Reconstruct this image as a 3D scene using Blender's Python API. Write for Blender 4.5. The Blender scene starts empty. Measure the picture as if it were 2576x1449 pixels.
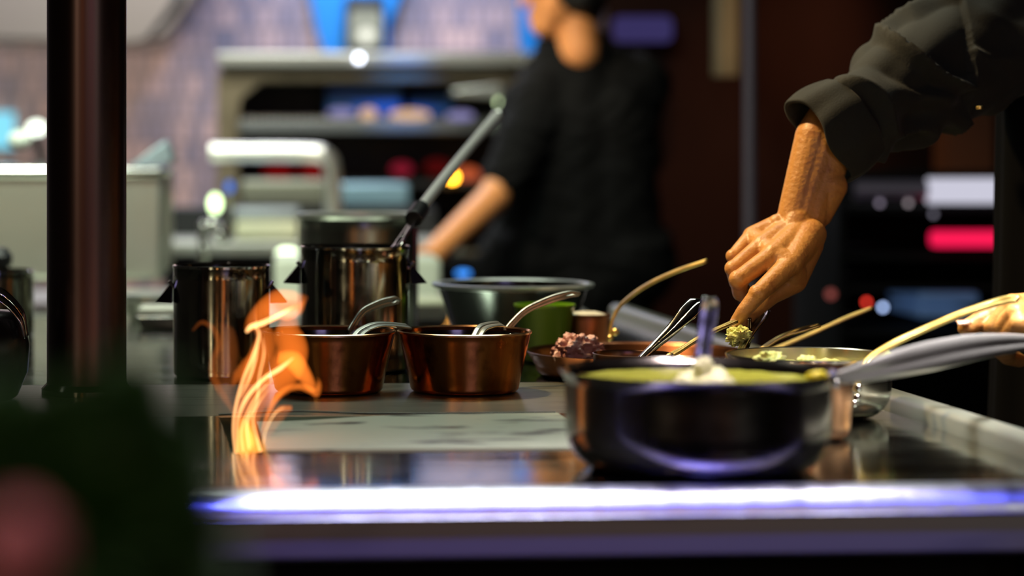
import bpy, math, random
from mathutils import Vector, Matrix, noise
random.seed(7)
S = bpy.context.scene
COL = S.collection
# ---------------------------------------------------------------- camera
F, CX, CY, CZ = 6080.0, 700.0, 365.0, 1.18          # focal length in px (2576 wide), principal point, eye height
cd = bpy.data.cameras.new('camera'); cam = bpy.data.objects.new('camera', cd); COL.objects.link(cam)
cam.location = (0, 0, CZ); cam.rotation_euler = (math.pi/2, 0, 0)
cd.sensor_width = 36; cd.lens = 36*F/2576
cd.shift_x = (1288-CX)/2576; cd.shift_y = -(724.5-CY)/2576
cd.clip_start = .02; cd.clip_end = 60
cd.dof.use_dof = True; cd.dof.focus_distance = 2.68; cd.dof.aperture_fstop = 2.8
S.camera = cam
S.view_settings.view_transform = 'Standard'; S.view_settings.look = 'None'
S.view_settings.gamma = 1; S.view_settings.use_curve_mapping = False
S.view_settings.exposure = 0.0
S.cycles.use_denoising = True
S.cycles.sample_clamp_indirect = 6
S.cycles.caustics_reflective = False; S.cycles.caustics_refractive = False
S.cycles.max_bounces = 8; S.cycles.diffuse_bounces = 2; S.cycles.transparent_max_bounces = 16
w = bpy.data.worlds.new('world'); S.world = w; w.use_nodes = True
w.node_tree.nodes['Background'].inputs[0].default_value = (.5, .45, .6, 1)
w.node_tree.nodes['Background'].inputs[1].default_value = .01

def area(name, loc, target, size, power, col, sy=None, spread=None):
    l = bpy.data.lights.new(name, 'AREA'); l.energy = power; l.color = col; l.size = size
    if sy: l.shape = 'RECTANGLE'; l.size_y = sy
    if spread: l.spread = math.radians(spread)
    o = bpy.data.objects.new(name, l); COL.objects.link(o); o.location = loc
    d = Vector(target)-Vector(loc); o.rotation_euler = d.to_track_quat('-Z', 'Y').to_euler(); return o
def spot(name, loc, target, power, col, ang, blend=.5, rad=.05):
    l = bpy.data.lights.new(name, 'SPOT'); l.energy = power; l.color = col; l.spot_size = math.radians(ang); l.spot_blend = blend; l.shadow_soft_size = rad
    o = bpy.data.objects.new(name, l); COL.objects.link(o); o.location = loc
    d = Vector(target)-Vector(loc); o.rotation_euler = d.to_track_quat('-Z', 'Y').to_euler(); return o
spot('cook_head_fill', (-.3, 5.4, 2.2), (.73, 6.2, 1.52), 40, (1, .75, .5), 22, .6)  # added spot to brighten the far cook's face and neck
area('hood_fill', (-.7, 8.35, 1.50), (-.6, 8.95, 1.1), 1.0, 4, (1, .9, .8), .1)  # added under the hood to lift the wall in its shadow
# lamps over the cooking line, daylight-white strip over the back line, coloured wall washers, added fills and reflected light strips
spot('work_lamp', (-.05, 3.0, 2.15), (.60, 2.82, 1.06), 100, (1, .68, .32), 44, .6, .04)
spot('pass_lamp', (-.2, 1.9, 1.9), (.56, 2.74, .98), 24, (1, .74, .42), 14, .8, .04)
area('line_lamp', (.25, 3.6, 2.75), (.3, 3.2, .9), 1.5, 18, (.90, 1, .84), .4)
area('back_line_lamp', (-.5, 7.9, 2.8), (-.4, 8.6, .9), 2.4, 105, (.86, .88, 1), .5)
area('oven_lamp', (-.2, 5.9, 2.7), (0, 7.2, 1.0), 1.2, 13, (.95, 1, .85), .3, spread=100)
spot('far_cook_lamp', (.1, 5.2, 2.3), (.55, 6.1, 1.05), 45, (1, .8, .6), 45, .7)
area('island_lamp', (-.7, 3.9, 2.4), (-.6, 4.9, .8), 1.0, 22, (.88, 1, .80), .3, spread=110)
spot('blue_washer', (.35, 7.6, 2.6), (.55, 8.95, 1.75), 95, (.06, .34, 1), 82, .8)
spot('blue_oven_fill', (.42, 6.2, 1.68), (.36, 7.35, 1.27), 30, (.02, .25, 1), 13, .6)  # added blue spot brightening the boxes inside the oven
area('pan_fill', (.50, 1.92, 1.95), (.40, 2.14, .98), .5, .75, (1, .88, .86), .14, spread=22)  # added overhead fill for the purée, spoon and pan rim
spot('brown_wall_lamp', (1.9, 6.5, 2.3), (1.28, 6.98, 1.02), 70, (1, .5, .24), 42, .8)
area('violet_strip', (.29, 1.66, 1.40), (.29, 1.935, .90), .70, .75, (.13, .15, 1), .04, spread=18)
area('handle_fill', (.82, 2.30, 1.75), (.80, 2.36, 1.0), .6, 3.6, (1, .95, .90), .22, spread=32)  # added overhead fill so the saucepan handle shines
area('white_strip', (.46, 1.98, 1.5), (.46, 1.945, .90),   .14, .11, (1, .95, 1), .04, spread=16)
area('white_strip', (.16, 1.98, 1.5), (.16, 1.94, .90), .28, .22, (.9, .9, 1), .04, spread=16)
area('bar_fill', (.7, .1, 2.0), (.6, 2.0, .85), .8, 2.6, (.46, .38, .95), .4)
for i, (x, z, wd, h, p, c) in enumerate([(-.62, 1.5, .03, .7, 1.5, (1, .36, .10)), (.25, 1.6, .03, .6, 1.5, (1, .8, .55)), (1.0, 1.5, .04, .8, 2, (1, .5, .22)),
                                      (1.9, 1.5, .14, .7, 3, (.95, 1, .8)), (-1.6, 1.5, .10, .8, 4, (1, .8, .5))]):
    area('streak_strip', (x, -.6, z), (x*.5+.2, 3, 1.0), wd, p, c, h)  # strips added behind the camera for vertical streaks on the pots

# ---------------------------------------------------------------- helpers
def U(px, py, D): return Vector(((px-CX)/F*D, D, CZ-(py-CY)/F*D))
TOP = .90
def ct(px, py):                                    # a point of the worktop plane
    D = (CZ-TOP)*F/(py-CY); return Vector(((px-CX)/F*D, D, TOP))
ANG = math.atan(.066); OX, OY = 0.0, 1.946
def W(u, v, z=TOP):
    c, s = math.cos(ANG), math.sin(ANG); return Vector((OX+u*c-v*s, OY+u*s+v*c, z))
def uv(p):
    c, s = math.cos(ANG), math.sin(ANG); x, y = p[0]-OX, p[1]-OY; return (x*c+y*s, -x*s+y*c)

def catmull(P, n=8):
    P = [Vector(p) for p in P]; out = []
    for i in range(len(P)-1):
        a = P[i-1] if i else P[0]*2-P[1]; b = P[i]; c = P[i+1]; d = P[i+2] if i+2 < len(P) else P[-1]*2-P[-2]
        for k in range(n):
            t = k/n
            out.append(.5*((2*b)+(-a+c)*t+(2*a-5*b+4*c-d)*t*t+(-a+3*b-3*c+d)*t**3))
    out.append(P[-1]); return out
def lerpl(L, t):
    x = t*(len(L)-1); i = min(int(x), len(L)-2); return L[i]+(L[i+1]-L[i])*(x-i)

class MB:
    def __init__(s): s.v = []; s.f = []
    def add(s, v, f):
        n = len(s.v); s.v += [Vector(p) for p in v]; s.f += [tuple(i+n for i in q) for q in f]; return s
    def box(s, a, b):
        x0, y0, z0 = a; x1, y1, z1 = b
        return s.add([(x0,y0,z0),(x1,y0,z0),(x1,y1,z0),(x0,y1,z0),(x0,y0,z1),(x1,y0,z1),(x1,y1,z1),(x0,y1,z1)],
                     [(0,3,2,1),(4,5,6,7),(0,1,5,4),(1,2,6,5),(2,3,7,6),(3,0,4,7)])
    def prism(s, pts, off):                       # polygon pts extruded by the vector off
        n = len(pts); off = Vector(off); pts = [Vector(p) for p in pts]
        return s.add(pts+[p+off for p in pts], [tuple(range(n))[::-1], tuple(range(n, 2*n))]+[(i, (i+1) % n, n+(i+1) % n, n+i) for i in range(n)])
    def lathe(s, c, prof, seg=96):
        c = Vector(c); n = len(prof); v = []; f = []; idx = []
        for r, z in prof:
            if r < 1e-6: idx.append([len(v)]); v.append(c+Vector((0, 0, z)))
            else:
                idx.append(list(range(len(v), len(v)+seg)))
                v += [c+Vector((r*math.cos(2*math.pi*k/seg), r*math.sin(2*math.pi*k/seg), z)) for k in range(seg)]
        for i in range(n-1):
            a, b = idx[i], idx[i+1]
            for k in range(seg):
                k2 = (k+1) % seg
                if len(a) == 1 and len(b) == 1: continue
                if len(a) == 1: f.append((a[0], b[k2], b[k]))
                elif len(b) == 1: f.append((a[k], a[k2], b[0]))
                else: f.append((a[k], a[k2], b[k2], b[k]))
        return s.add(v, f)
    def tube(s, path, radii, seg=16, flat=1.0, side=None, fn=None, n=8, open_=False):
        P = catmull(path, n) if n > 1 else [Vector(p) for p in path]; N = len(P); v = []; f = []; last = None
        R = radii if isinstance(radii, (list, tuple)) else [radii, radii]
        for i, p in enumerate(P):
            t = (P[min(i+1, N-1)]-P[max(i-1, 0)]).normalized()
            if last is None:
                a = Vector(side) if side else Vector((0, 0, 1)) if abs(t.z) < .9 else Vector((1, 0, 0))
            else: a = last
            a = (a-t*a.dot(t)).normalized(); last = a; b = t.cross(a)
            r = lerpl(R, i/(N-1))
            for k in range(seg):
                th = 2*math.pi*k/seg; q = 1.0+(fn(i/(N-1), th, p) if fn else 0)/max(r, 1e-6)
                v.append(p+(a*math.cos(th)+b*math.sin(th)*flat)*r*q)
        for i in range(N-1):
            for k in range(seg):
                k2 = (k+1) % seg; f.append((i*seg+k, i*seg+k2, (i+1)*seg+k2, (i+1)*seg+k))
        if not open_: f += [tuple(range(seg))[::-1], tuple(range((N-1)*seg, N*seg))]
        return s.add(v, f)
    def ball(s, c, r, sx=1, sy=1, sz=1, seg=20, rings=12, fn=None):
        c = Vector(c); v = [c+Vector((0, 0, -r*sz))]; f = []
        for j in range(1, rings):
            ph = -math.pi/2+math.pi*j/rings
            for k in range(seg):
                th = 2*math.pi*k/seg; d = Vector((math.cos(ph)*math.cos(th), math.cos(ph)*math.sin(th), math.sin(ph)))
                q = r*(1+(fn(d) if fn else 0)); v.append(c+Vector((d.x*q*sx, d.y*q*sy, d.z*q*sz)))
        v.append(c+Vector((0, 0, r*sz))); last = len(v)-1
        for k in range(seg):
            k2 = (k+1) % seg; f.append((0, 1+k2, 1+k)); f.append((last, last-seg+k, last-seg+k2))
            for j in range(rings-2): f.append((1+j*seg+k, 1+j*seg+k2, 1+(j+1)*seg+k2, 1+(j+1)*seg+k))
        return s.add(v, f)
    def sheet(s, path, widths, side, cup=0.0, hole=None, n=8, cols=(-1, -.8, -.45, 0, .45, .8, 1)):
        P = catmull(path, n); N = len(P); v = []; f = []; side = Vector(side); C = len(cols)+1   # the middle column is doubled to open the hole
        mid = cols.index(0)
        for i, p in enumerate(P):
            u = i/(N-1); t = (P[min(i+1, N-1)]-P[max(i-1, 0)]).normalized(); a = (side-t*side.dot(t)).normalized(); nrm = a.cross(t); wd = lerpl(widths, u)/2
            h = 0
            if hole and hole[0] < u < hole[1]: h = hole[2]*math.sqrt(max(0, 1-((u-(hole[0]+hole[1])/2)/((hole[1]-hole[0])/2))**2))
            cc = []
            for j, c in enumerate(cols):
                if j == mid: cc += [-h, h]
                else: cc.append(math.copysign(max(abs(c), min(.97, h+.08)) if abs(c) < 1 else 1, c))
            for c in cc: v.append(p+a*c*wd+nrm*cup*(c*c))
        for i in range(N-1):
            ui, uj = i/(N-1), (i+1)/(N-1)
            for j in range(C-1):
                if j == mid and not (hole and (hole[0] < ui < hole[1] or hole[0] < uj < hole[1])):
                    continue
                if j == mid: continue
                f.append((i*C+j, i*C+j+1, (i+1)*C+j+1, (i+1)*C+j))
        return s.add(v, f)
    def build(s, name, m, parent=None, sharp=38, bevel=0, solid=0, sub=0, loc=None, merge=False):
        base = Vector(parent['_w']) if parent is not None else Vector(loc) if loc else Vector((0, 0, 0))
        if parent is None and loc is None:
            xs = [p.x for p in s.v]; ys = [p.y for p in s.v]; base = Vector(((min(xs)+max(xs))/2, (min(ys)+max(ys))/2, min(p.z for p in s.v)))
        me = bpy.data.meshes.new(name); me.from_pydata([p-base for p in s.v], [], s.f)
        if merge:
            import bmesh
            bm = bmesh.new(); bm.from_mesh(me); bmesh.ops.remove_doubles(bm, verts=bm.verts, dist=1e-5); bm.to_mesh(me); bm.free()
        me.update(); me.materials.append(m)
        for p in me.polygons: p.use_smooth = True
        me.set_sharp_from_angle(angle=math.radians(sharp))
        o = bpy.data.objects.new(name, me); COL.objects.link(o)
        o['_w'] = tuple(base)
        if parent is not None: o.parent = parent
        else: o.location = base
        if solid: q = o.modifiers.new('s', 'SOLIDIFY'); q.thickness = solid; q.offset = 0
        if bevel: q = o.modifiers.new('b', 'BEVEL'); q.width = bevel; q.segments = 3; q.limit_method = 'ANGLE'
        if sub: q = o.modifiers.new('u', 'SUBSURF'); q.levels = q.render_levels = sub
        return o
def tag(o, label=None, cat=None, group=None, kind=None):
    if label: o['label'] = label
    if cat: o['category'] = cat
    if group: o['group'] = group
    if kind: o['kind'] = kind
    return o
def thing(name, label, cat, loc, group=None):
    o = bpy.data.objects.new(name, None); COL.objects.link(o); o.location = loc; o['_w'] = tuple(loc); o.empty_display_size = .02
    return tag(o, label, cat, group)
def boxpx(x0, y0, x1, y1, D, dp):                # a box whose front spans this patch at distance D, dp deep
    a = U(x0, y1, D); b = U(x1, y0, D); return MB().box((a.x, D, a.z), (b.x, D+dp, b.z))

# ---------------------------------------------------------------- materials
def mat(name, col, metal=0, rough=.5, nscale=None, col2=None, namt=.5, rvar=0, stretch=(1, 1, 1), bump=0, bscale=None, sss=0, emit=None, spec=None, sheen=0, trans=0, coat=0):
    m = bpy.data.materials.new(name); m.use_nodes = True; nt = m.node_tree; b = nt.nodes['Principled BSDF']; L = nt.links.new
    b.inputs['Base Color'].default_value = (*col, 1); b.inputs['Metallic'].default_value = metal; b.inputs['Roughness'].default_value = rough
    if spec is not None: b.inputs['Specular IOR Level'].default_value = spec
    if sheen: b.inputs['Sheen Weight'].default_value = sheen; b.inputs['Sheen Roughness'].default_value = .4
    if trans: b.inputs['Transmission Weight'].default_value = trans
    if coat: b.inputs['Coat Weight'].default_value = coat
    if sss: b.inputs['Subsurface Weight'].default_value = sss; b.inputs['Subsurface Radius'].default_value = (.012, .004, .002); b.inputs['Subsurface Scale'].default_value = 1
    if emit: b.inputs['Emission Color'].default_value = (*emit[:3], 1); b.inputs['Emission Strength'].default_value = emit[3]
    if nscale or bump:
        tc = nt.nodes.new('ShaderNodeTexCoord'); mp = nt.nodes.new('ShaderNodeMapping'); mp.inputs['Scale'].default_value = stretch
        L(tc.outputs['Object'], mp.inputs[0])
    if nscale:
        n = nt.nodes.new('ShaderNodeTexNoise'); n.inputs['Scale'].default_value = nscale; n.inputs['Detail'].default_value = 6; L(mp.outputs[0], n.inputs[0])
        if col2:
            cr = nt.nodes.new('ShaderNodeValToRGB'); cr.color_ramp.elements[0].position = namt; cr.color_ramp.elements[1].position = min(1, namt+.16)
            cr.color_ramp.elements[0].color = (*col, 1); cr.color_ramp.elements[1].color = (*col2, 1); L(n.outputs[0], cr.inputs[0]); L(cr.outputs[0], b.inputs['Base Color'])
        if rvar:
            mr = nt.nodes.new('ShaderNodeMapRange'); mr.inputs[1].default_value = .3; mr.inputs[2].default_value = .7; mr.inputs[3].default_value = max(.02, rough-rvar); mr.inputs[4].default_value = rough+rvar
            L(n.outputs[0], mr.inputs[0]); L(mr.outputs[0], b.inputs['Roughness'])
    if bump:
        n2 = nt.nodes.new('ShaderNodeTexNoise'); n2.inputs['Scale'].default_value = bscale or 50; n2.inputs['Detail'].default_value = 4; L(mp.outputs[0], n2.inputs[0])
        bp = nt.nodes.new('ShaderNodeBump'); bp.inputs['Strength'].default_value = 1; bp.inputs['Distance'].default_value = bump; L(n2.outputs[0], bp.inputs['Height']); L(bp.outputs[0], b.inputs['Normal'])
    return m
def emis(name, col, s):
    m = bpy.data.materials.new(name); m.use_nodes = True; nt = m.node_tree; nt.nodes.clear()
    e = nt.nodes.new('ShaderNodeEmission'); e.inputs[0].default_value = (*col, 1); e.inputs[1].default_value = s
    o = nt.nodes.new('ShaderNodeOutputMaterial'); nt.links.new(e.outputs[0], o.inputs[0]); return m
def volm(name, col, s):
    m = bpy.data.materials.new(name); m.use_nodes = True; nt = m.node_tree; nt.nodes.clear()
    e = nt.nodes.new('ShaderNodeEmission'); e.inputs[0].default_value = (*col, 1); e.inputs[1].default_value = s
    o = nt.nodes.new('ShaderNodeOutputMaterial'); nt.links.new(e.outputs[0], o.inputs['Volume']); return m

STEEL = mat('steel', (.60, .60, .55), 1, .22, 40, None, rvar=.06)
STEELP = mat('polished_steel', (.66, .66, .63), 1, .10)
STEELD = mat('dark_pot_steel', (.26, .25, .21), 1, .14, 60, None, rvar=.04)
TOPM = mat('worktop_steel', (.44, .48, .43), 1, .11, 6, None, rvar=.04, stretch=(.6, 3, 1), bump=.0004, bscale=9)
PLATEM = mat('hot_plate_iron', (.80, .86, .72), .5, .40, 26, (.05, .035, .05), .57, stretch=(.5, 1.4, 1), rvar=.0)
REARM = mat('brushed_rear_steel', (.52, .54, .46), 1, .30, 30, (.30, .30, .25), .55, stretch=(.4, 3, 1))
COPPER = mat('copper', (.60, .22, .055), 1, .17, 34, (.24, .075, .02), .57, stretch=(1, 1, .8), rvar=.0, bump=.0003, bscale=80)
COPRIM = mat('copper_rim', (.85, .50, .28), 1, .2)
BRASS = mat('brass', (1, .74, .26), 1, .36, 50, None, rvar=.08)
IRON = mat('cast_handle_steel', (.52, .54, .50), 1, .36, 90, (.18, .17, .14), .60)
BLACKM = mat('black_enamel', (.012, .011, .012), .3, .25)
BLACKP = mat('black_plastic', (.008, .008, .010), 0, .4)
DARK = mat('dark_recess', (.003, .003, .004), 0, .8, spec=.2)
APRONM = mat('apron_steel', (.34, .32, .36), 1, .42, 5, (.26, .25, .30), .5, stretch=(1, 1, 4))
NOSEM = mat('nose_steel', (.62, .62, .68), 1, .36, 18, None, rvar=.08, stretch=(3, 1, 1))
POSTM = mat('bronze_post', (.09, .055, .055), 1, .32, 12, None, rvar=.05, stretch=(1, 1, .1))
SKIN = mat('skin', (.58, .28, .08), 0, .42, 45, (.42, .17, .05), .55, sss=.15, bump=.0011, bscale=190)
SKIN2 = mat('skin_back_cook', (.80, .34, .12), 0, .45, 25, (.70, .28, .10), .55, sss=.1)
NAIL = mat('fingernail', (.72, .40, .27), 0, .25, coat=.4)
CLOTH = mat('black_jacket_cloth', (.0085, .0115, .0115), 0, .85, 300, (.0065, .0090, .0095), .5, sheen=.08, bump=.0004, bscale=500)
CLOTH2 = mat('black_apron_cloth', (.0018, .0020, .0026), 0, .9, spec=.08)
HAIR = mat('black_hair', (.006, .005, .005), 0, .5, 200, None, rvar=.1, bump=.002, bscale=150)
MASH = mat('green_mash', (.74, .80, .26), 0, .5, 60, (.86, .88, .45), .5, sss=.15, bump=.002, bscale=140)
PUREE = mat('yellow_green_puree', (.27, .26, .015), 0, .38, 25, (.40, .38, .05), .55, bump=.002, bscale=60)
MASHW = mat('pale_mash', (.90, .87, .58), 0, .5, 60, (.82, .80, .42), .5, bump=.002, bscale=120)
MEAT = mat('pink_meat', (.45, .2, .17), 0, .4, 60, (.68, .45, .40), .5, bump=.003, bscale=90)

# ---------------------------------------------------------------- the room
def structure(o): o['kind'] = 'structure'; return o
structure(MB().box((-3.2, -1.6, -.1), (4.2, 9.3, 0)).build('floor', mat('floor_tile', (.035, .032, .034), 0, .35, 8, (.05, .045, .045), .5)))
structure(MB().box((-3.2, -1.6, 2.95), (4.2, 9.3, 3.05)).build('ceiling', mat('ceiling_paint', (.10, .09, .09), 0, .9)))
def tilewall():
    m = bpy.data.materials.new('mosaic_tile'); m.use_nodes = True; nt = m.node_tree; b = nt.nodes['Principled BSDF']; L = nt.links.new
    tc = nt.nodes.new('ShaderNodeTexCoord'); mp = nt.nodes.new('ShaderNodeMapping'); mp.inputs['Rotation'].default_value = (math.pi/2, 0, 0)
    L(tc.outputs['Object'], mp.inputs[0])
    br = nt.nodes.new('ShaderNodeTexBrick'); br.offset = .5; br.inputs['Scale'].default_value = 1; br.inputs['Brick Width'].default_value = .042; br.inputs['Row Height'].default_value = .085
    br.inputs['Mortar Size'].default_value = .003; br.inputs['Color1'].default_value = (.60, .43, .37, 1); br.inputs['Color2'].default_value = (.20, .19, .24, 1); br.inputs['Mortar'].default_value = (.16, .13, .12, 1)
    L(mp.outputs[0], br.inputs[0])
    n = nt.nodes.new('ShaderNodeTexNoise'); n.inputs['Scale'].default_value = 3.0; n.inputs['Detail'].default_value = 5; L(tc.outputs['Object'], n.inputs[0])
    cr = nt.nodes.new('ShaderNodeValToRGB'); e = cr.color_ramp.elements; e[0].position = .35; e[0].color = (.80, .72, .72, 1); e[1].position = .65; e[1].color = (1.1, .95, .88, 1); L(n.outputs[0], cr.inputs[0])
    mx = nt.nodes.new('ShaderNodeMix'); mx.data_type = 'RGBA'; mx.blend_type = 'MULTIPLY'; mx.inputs[0].default_value = 1; L(br.outputs[0], mx.inputs[6]); L(cr.outputs[0], mx.inputs[7])
    L(mx.outputs[2], b.inputs['Base Color']); b.inputs['Roughness'].default_value = .45; return m
structure(MB().box((-3.2, 9.0, 0), (.95, 9.2, 2.95)).build('wall_back', tilewall()))
WOOD = mat('brown_panel', (.016, .0045, .0025), 0, .8, 3, (.012, .0032, .0018), .5, stretch=(1, 1, .5), spec=.1)
structure(MB().box((.95, 7.0, 0), (4.2, 7.2, 2.95)).build('wall_back_right', WOOD))
structure(MB().box((.95, 7.2, 0), (1.05, 9.2, 2.95)).build('wall_return', WOOD))
structure(MB().box((-3.3, -1.6, 0), (-3.2, 9.2, 2.95)).build('wall_left', mat('left_wall_paint', (.12, .10, .09), 0, .8)))
structure(MB().box((4.2, -1.6, 0), (4.3, 9.2, 2.95)).build('wall_right', mat('right_wall_paint', (.05, .03, .025), 0, .8)))
structure(MB().box((-3.2, -1.7, 0), (4.2, -1.6, 2.95)).build('wall_front', mat('front_wall_paint', (.03, .025, .03), 0, .8)))
# ---------------------------------------------------------------- the cooking range
rng = thing('cooking_range', 'long stainless steel cooking range with rounded glowing front edge under all the pots', 'cooking range', W(0, .9, 0))
a = uv(ct(585, 1140)); b = uv(ct(550, 1046)); sl_front, sl_back, sl_left = a[1], b[1], (a[0]+b[0])/2
sl_right = uv(ct(1560, 1140))[0]; plate_left = uv(ct(672, 1138))[0]
uR = uv(ct(2390, 1090))[0]; vB = 2.0; uL = -1.3; seam = uv(ct(700, 966))[1]
def slab(u0, v0, u1, v1, z0, z1): return MB().prism([W(u0, v0, z0), W(u1, v0, z0), W(u1, v1, z0), W(u0, v1, z0)], (0, 0, z1-z0))
t = slab(uL, .028, uR, sl_front, .86, TOP)
for q in [(uL, sl_front, sl_left, sl_back), (sl_right, sl_front, uR, sl_back)]:
    m_ = slab(*q, .86, TOP); t.add(m_.v, m_.f)
t.build('worktop', TOPM, rng)
slab(uL, sl_back, uR, seam, .86, TOP).build('rear_worktop', REARM, rng)
slab(uL, seam+.004, uR, vB, .86, TOP).build('back_ledge', TOPM, rng)
MB().tube([W(uL, seam+.002, TOP-.0018), W(uR, seam+.002, TOP-.0018)], .0018, 10, n=2).build('seam_bead', STEELP, rng)
# rounded front edge: quarter-round profile swept along u
prof = [(.028, 0), (.018, 0)]+[(.018-.022*math.sin(a_), -.020+.020*math.cos(a_)) for a_ in [k*math.pi/2/10 for k in range(1, 11)]]+[(-.006, -.021), (.028, -.021)]
def sweepu(prof, u0, u1, seg=2):
    m = MB(); n = len(prof); v = []; f = []
    for k in range(seg+1):
        u = u0+(u1-u0)*k/seg; v += [W(u, p[0], TOP+p[1]) for p in prof]
    for k in range(seg):
        for i in range(n): f.append((k*n+i, k*n+(i+1) % n, (k+1)*n+(i+1) % n, (k+1)*n+i))
    f += [tuple(range(n)), tuple(range(seg*n, (seg+1)*n))[::-1]]
    return m.add(v, f)
sweepu(prof, uL, uR+.02).build('front_edge', NOSEM, rng, sharp=50)
sweepu([(.004, -.022), (.004, -.054), (.007, -.057), (.027, -.057), (.027, -.022)], uL, uR+.02).build('apron', APRONM, rng, bevel=.001)
slab(uL, .10, uR, vB, .10, .859).build('body', DARK, rng)
for uu in (uL+.2, uR-.03):
    slab(uu, .03, uu+.05, .09, 0, .842).build('leg', APRONM, rng)
# walls of the slot, its floor burner
sw = MB()
for q in [(sl_left-.003, sl_front, sl_left, sl_back), (sl_left, sl_back-.003, sl_right, sl_back)]:
    m_ = slab(*q, .8595, TOP-.001); sw.add(m_.v, m_.f)
sw.build('slot_wall', TOPM, rng)
bt = [W(sl_left+(sl_right-sl_left)*k/12, sl_back+.001, TOP+.0006+.0032*math.exp(-((k/12-.22)/.16)**2)) for k in range(13)]
MB().tube(bt, [.0011, .0011], 8, n=3).build('slot_trim', STEELP, rng)
# rail at the right edge
r_ = MB().prism([W(uR+.002, .03, .87), W(uR+.034, .03, .87), W(uR+.034, .03, .912), W(uR+.027, .03, .918), W(uR+.009, .03, .918), W(uR+.002, .03, .912)], W(0, vB, 0)-W(0, .03, 0))
r_  .build('side_rail', mat('rail_steel', (.36, .38, .32), .8, .34), rng, sharp=60)
# hot plate: lies in the slot, lifted a little at its left end, bowed at the rear
pl = MB(); NU, NV = 40, 6; v = []; f = []
for i in range(NU+1):
    for j in range(NV+1):
        s_, q = i/NU, j/NV; u = plate_left+.006*q+(sl_right-.004-plate_left)*s_; vv = sl_front+.010+(sl_back-sl_front-.013-.030*math.exp(-((s_-.12)/.22)**2))*q
        v.append(W(u, vv, TOP+.0012-.0045*q*math.exp(-s_*3)))
n0 = len(v); v += [p-Vector((0, 0, .012)) for p in v]
for i in range(NU):
    for j in range(NV):
        a_, b_, c_, d_ = i*(NV+1)+j, (i+1)*(NV+1)+j, (i+1)*(NV+1)+j+1, i*(NV+1)+j+1
        f.append((a_, b_, c_, d_)); f.append((d_+n0, c_+n0, b_+n0, a_+n0))
for i in range(NU):
    a_, b_ = i*(NV+1), (i+1)*(NV+1); f.append((b_, a_, a_+n0, b_+n0)); a_ += NV; b_ += NV; f.append((a_, b_, b_+n0, a_+n0))
for j in range(NV):
    f.append((j, j+1, j+1+n0, j+n0)); k = NU*(NV+1)+j; f.append((k+1, k, k+n0, k+1+n0))
hp = pl.add(v, f).build('hot_plate', PLATEM)
tag(hp, 'grey speckled iron hot plate lying in the worktop slot beside the flame', 'hot plate')

# ---------------------------------------------------------------- flame
fl = thing('flame', 'orange flame with curling tongues rising out of the open slot beside the hot plate', 'flame', ct(625, 1110)-Vector((0, 0, .02)))
FD = ct(625, 1105).y
FB = volm('flame_body', (1, .20, .02), 90); FF = volm('flame_filament', (1, .46, .16), 700); FW = volm('flame_dim', (1, .22, .03), 30); FM = volm('flame_mid', (1, .22, .025), 150)
def tongue(pts, r, m, flat=.5, dd=0, name='flame_tongue'):
    MB().tube([U(x, y, FD+dd+(dy[0] if dy else 0)) for x, y, *dy in pts], [q*FD/F for q in r], 16, flat=flat, side=(1, 0, 0)).build(name, m, fl)
FS = volm('flame_sheet', (1, .20, .02), 85); FC = volm('flame_core', (1, .42, .07), 170)
# broad sheets
tongue([(628, 1140), (622, 1090), (618, 1040), (625, 990), (640, 940), (660, 890), (668, 845), (640, 815)], [30, 32, 26, 28, 32, 34, 26, 10], FS, .3)
tongue([(640, 1136), (632, 1080), (650, 1020), (690, 965), (722, 925), (735, 880), (725, 835), (735, 790)], [16, 18, 22, 36, 44, 42, 36, 14], FS, .35, .02)
tongue([(700, 900), (738, 908), (766, 945), (790, 978), (801, 960)], [16, 26, 20, 11, 3], FM, .5, .015)
tongue([(622, 832), (640, 806), (672, 782), (705, 762), (745, 756), (774, 748)], [10, 22, 34, 36, 28, 4], FS, .4, .0)
tongue([(690, 800), (720, 790), (748, 778), (768, 756)], [6, 18, 16, 3], FM, .5, -.01)
tongue([(584, 972), (600, 945), (622, 915), (640, 880)], [4, 15, 16, 5], FB, .4, .02)
tongue([(612, 1142), (616, 1115), (616, 1080), (610, 1050)], [22, 24, 20, 6], FC, .5, 0)
tongue([(648, 1138), (640, 1110), (628, 1085)], [14, 14, 5], FC, .5, 0)
# the curl to the right
tongue([(655, 1100), (668, 1062), (688, 1012), (714, 983), (752, 972), (782, 982), (797, 992), (804, 968), (799, 950)], [3, 6, 8, 8, 9, 9, 7, 5, 2], FM, .8, -.01)
tongue([(660, 1080), (672, 1040), (700, 1000), (728, 985)], [3, 6, 7, 3], FS, .8, -.01)
# bright edges
for pts, r in (([(593, 1140), (588, 1078), (594, 1020), (612, 955), (640, 888), (652, 840), (640, 818)], [4, 4, 4, 4, 5, 4, 2]),
               ([(600, 1138), (598, 1062), (620, 1002), (662, 955), (706, 926), (738, 900)], [3, 3.5, 5, 5.5, 6, 2]),
               ([(627, 1130), (622, 1062), (646, 1010), (652, 950), (664, 890), (660, 850)], [3, 4, 3, 3, 3, 1.5]),
               ([(656, 1136), (646, 1100), (636, 1055), (650, 1015), (676, 978)], [4, 3.5, 3, 3, 1.5]),
               ([(612, 1136), (608, 1080), (632, 1020), (664, 975), (690, 950)], [3, 3, 3, 3, 1]),
               ([(604, 1000), (628, 950), (642, 905), (650, 870)], [2, 4, 4, 1.5]),
               ([(619, 836), (632, 822), (662, 812), (700, 794), (738, 772)], [4, 7, 7, 6, 2]),
               ([(662, 1118), (668, 1085), (690, 1042), (716, 1024)], [2.5, 2.5, 3, 1.5])):
    tongue(pts, r, FF, .8, -.012)
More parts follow.
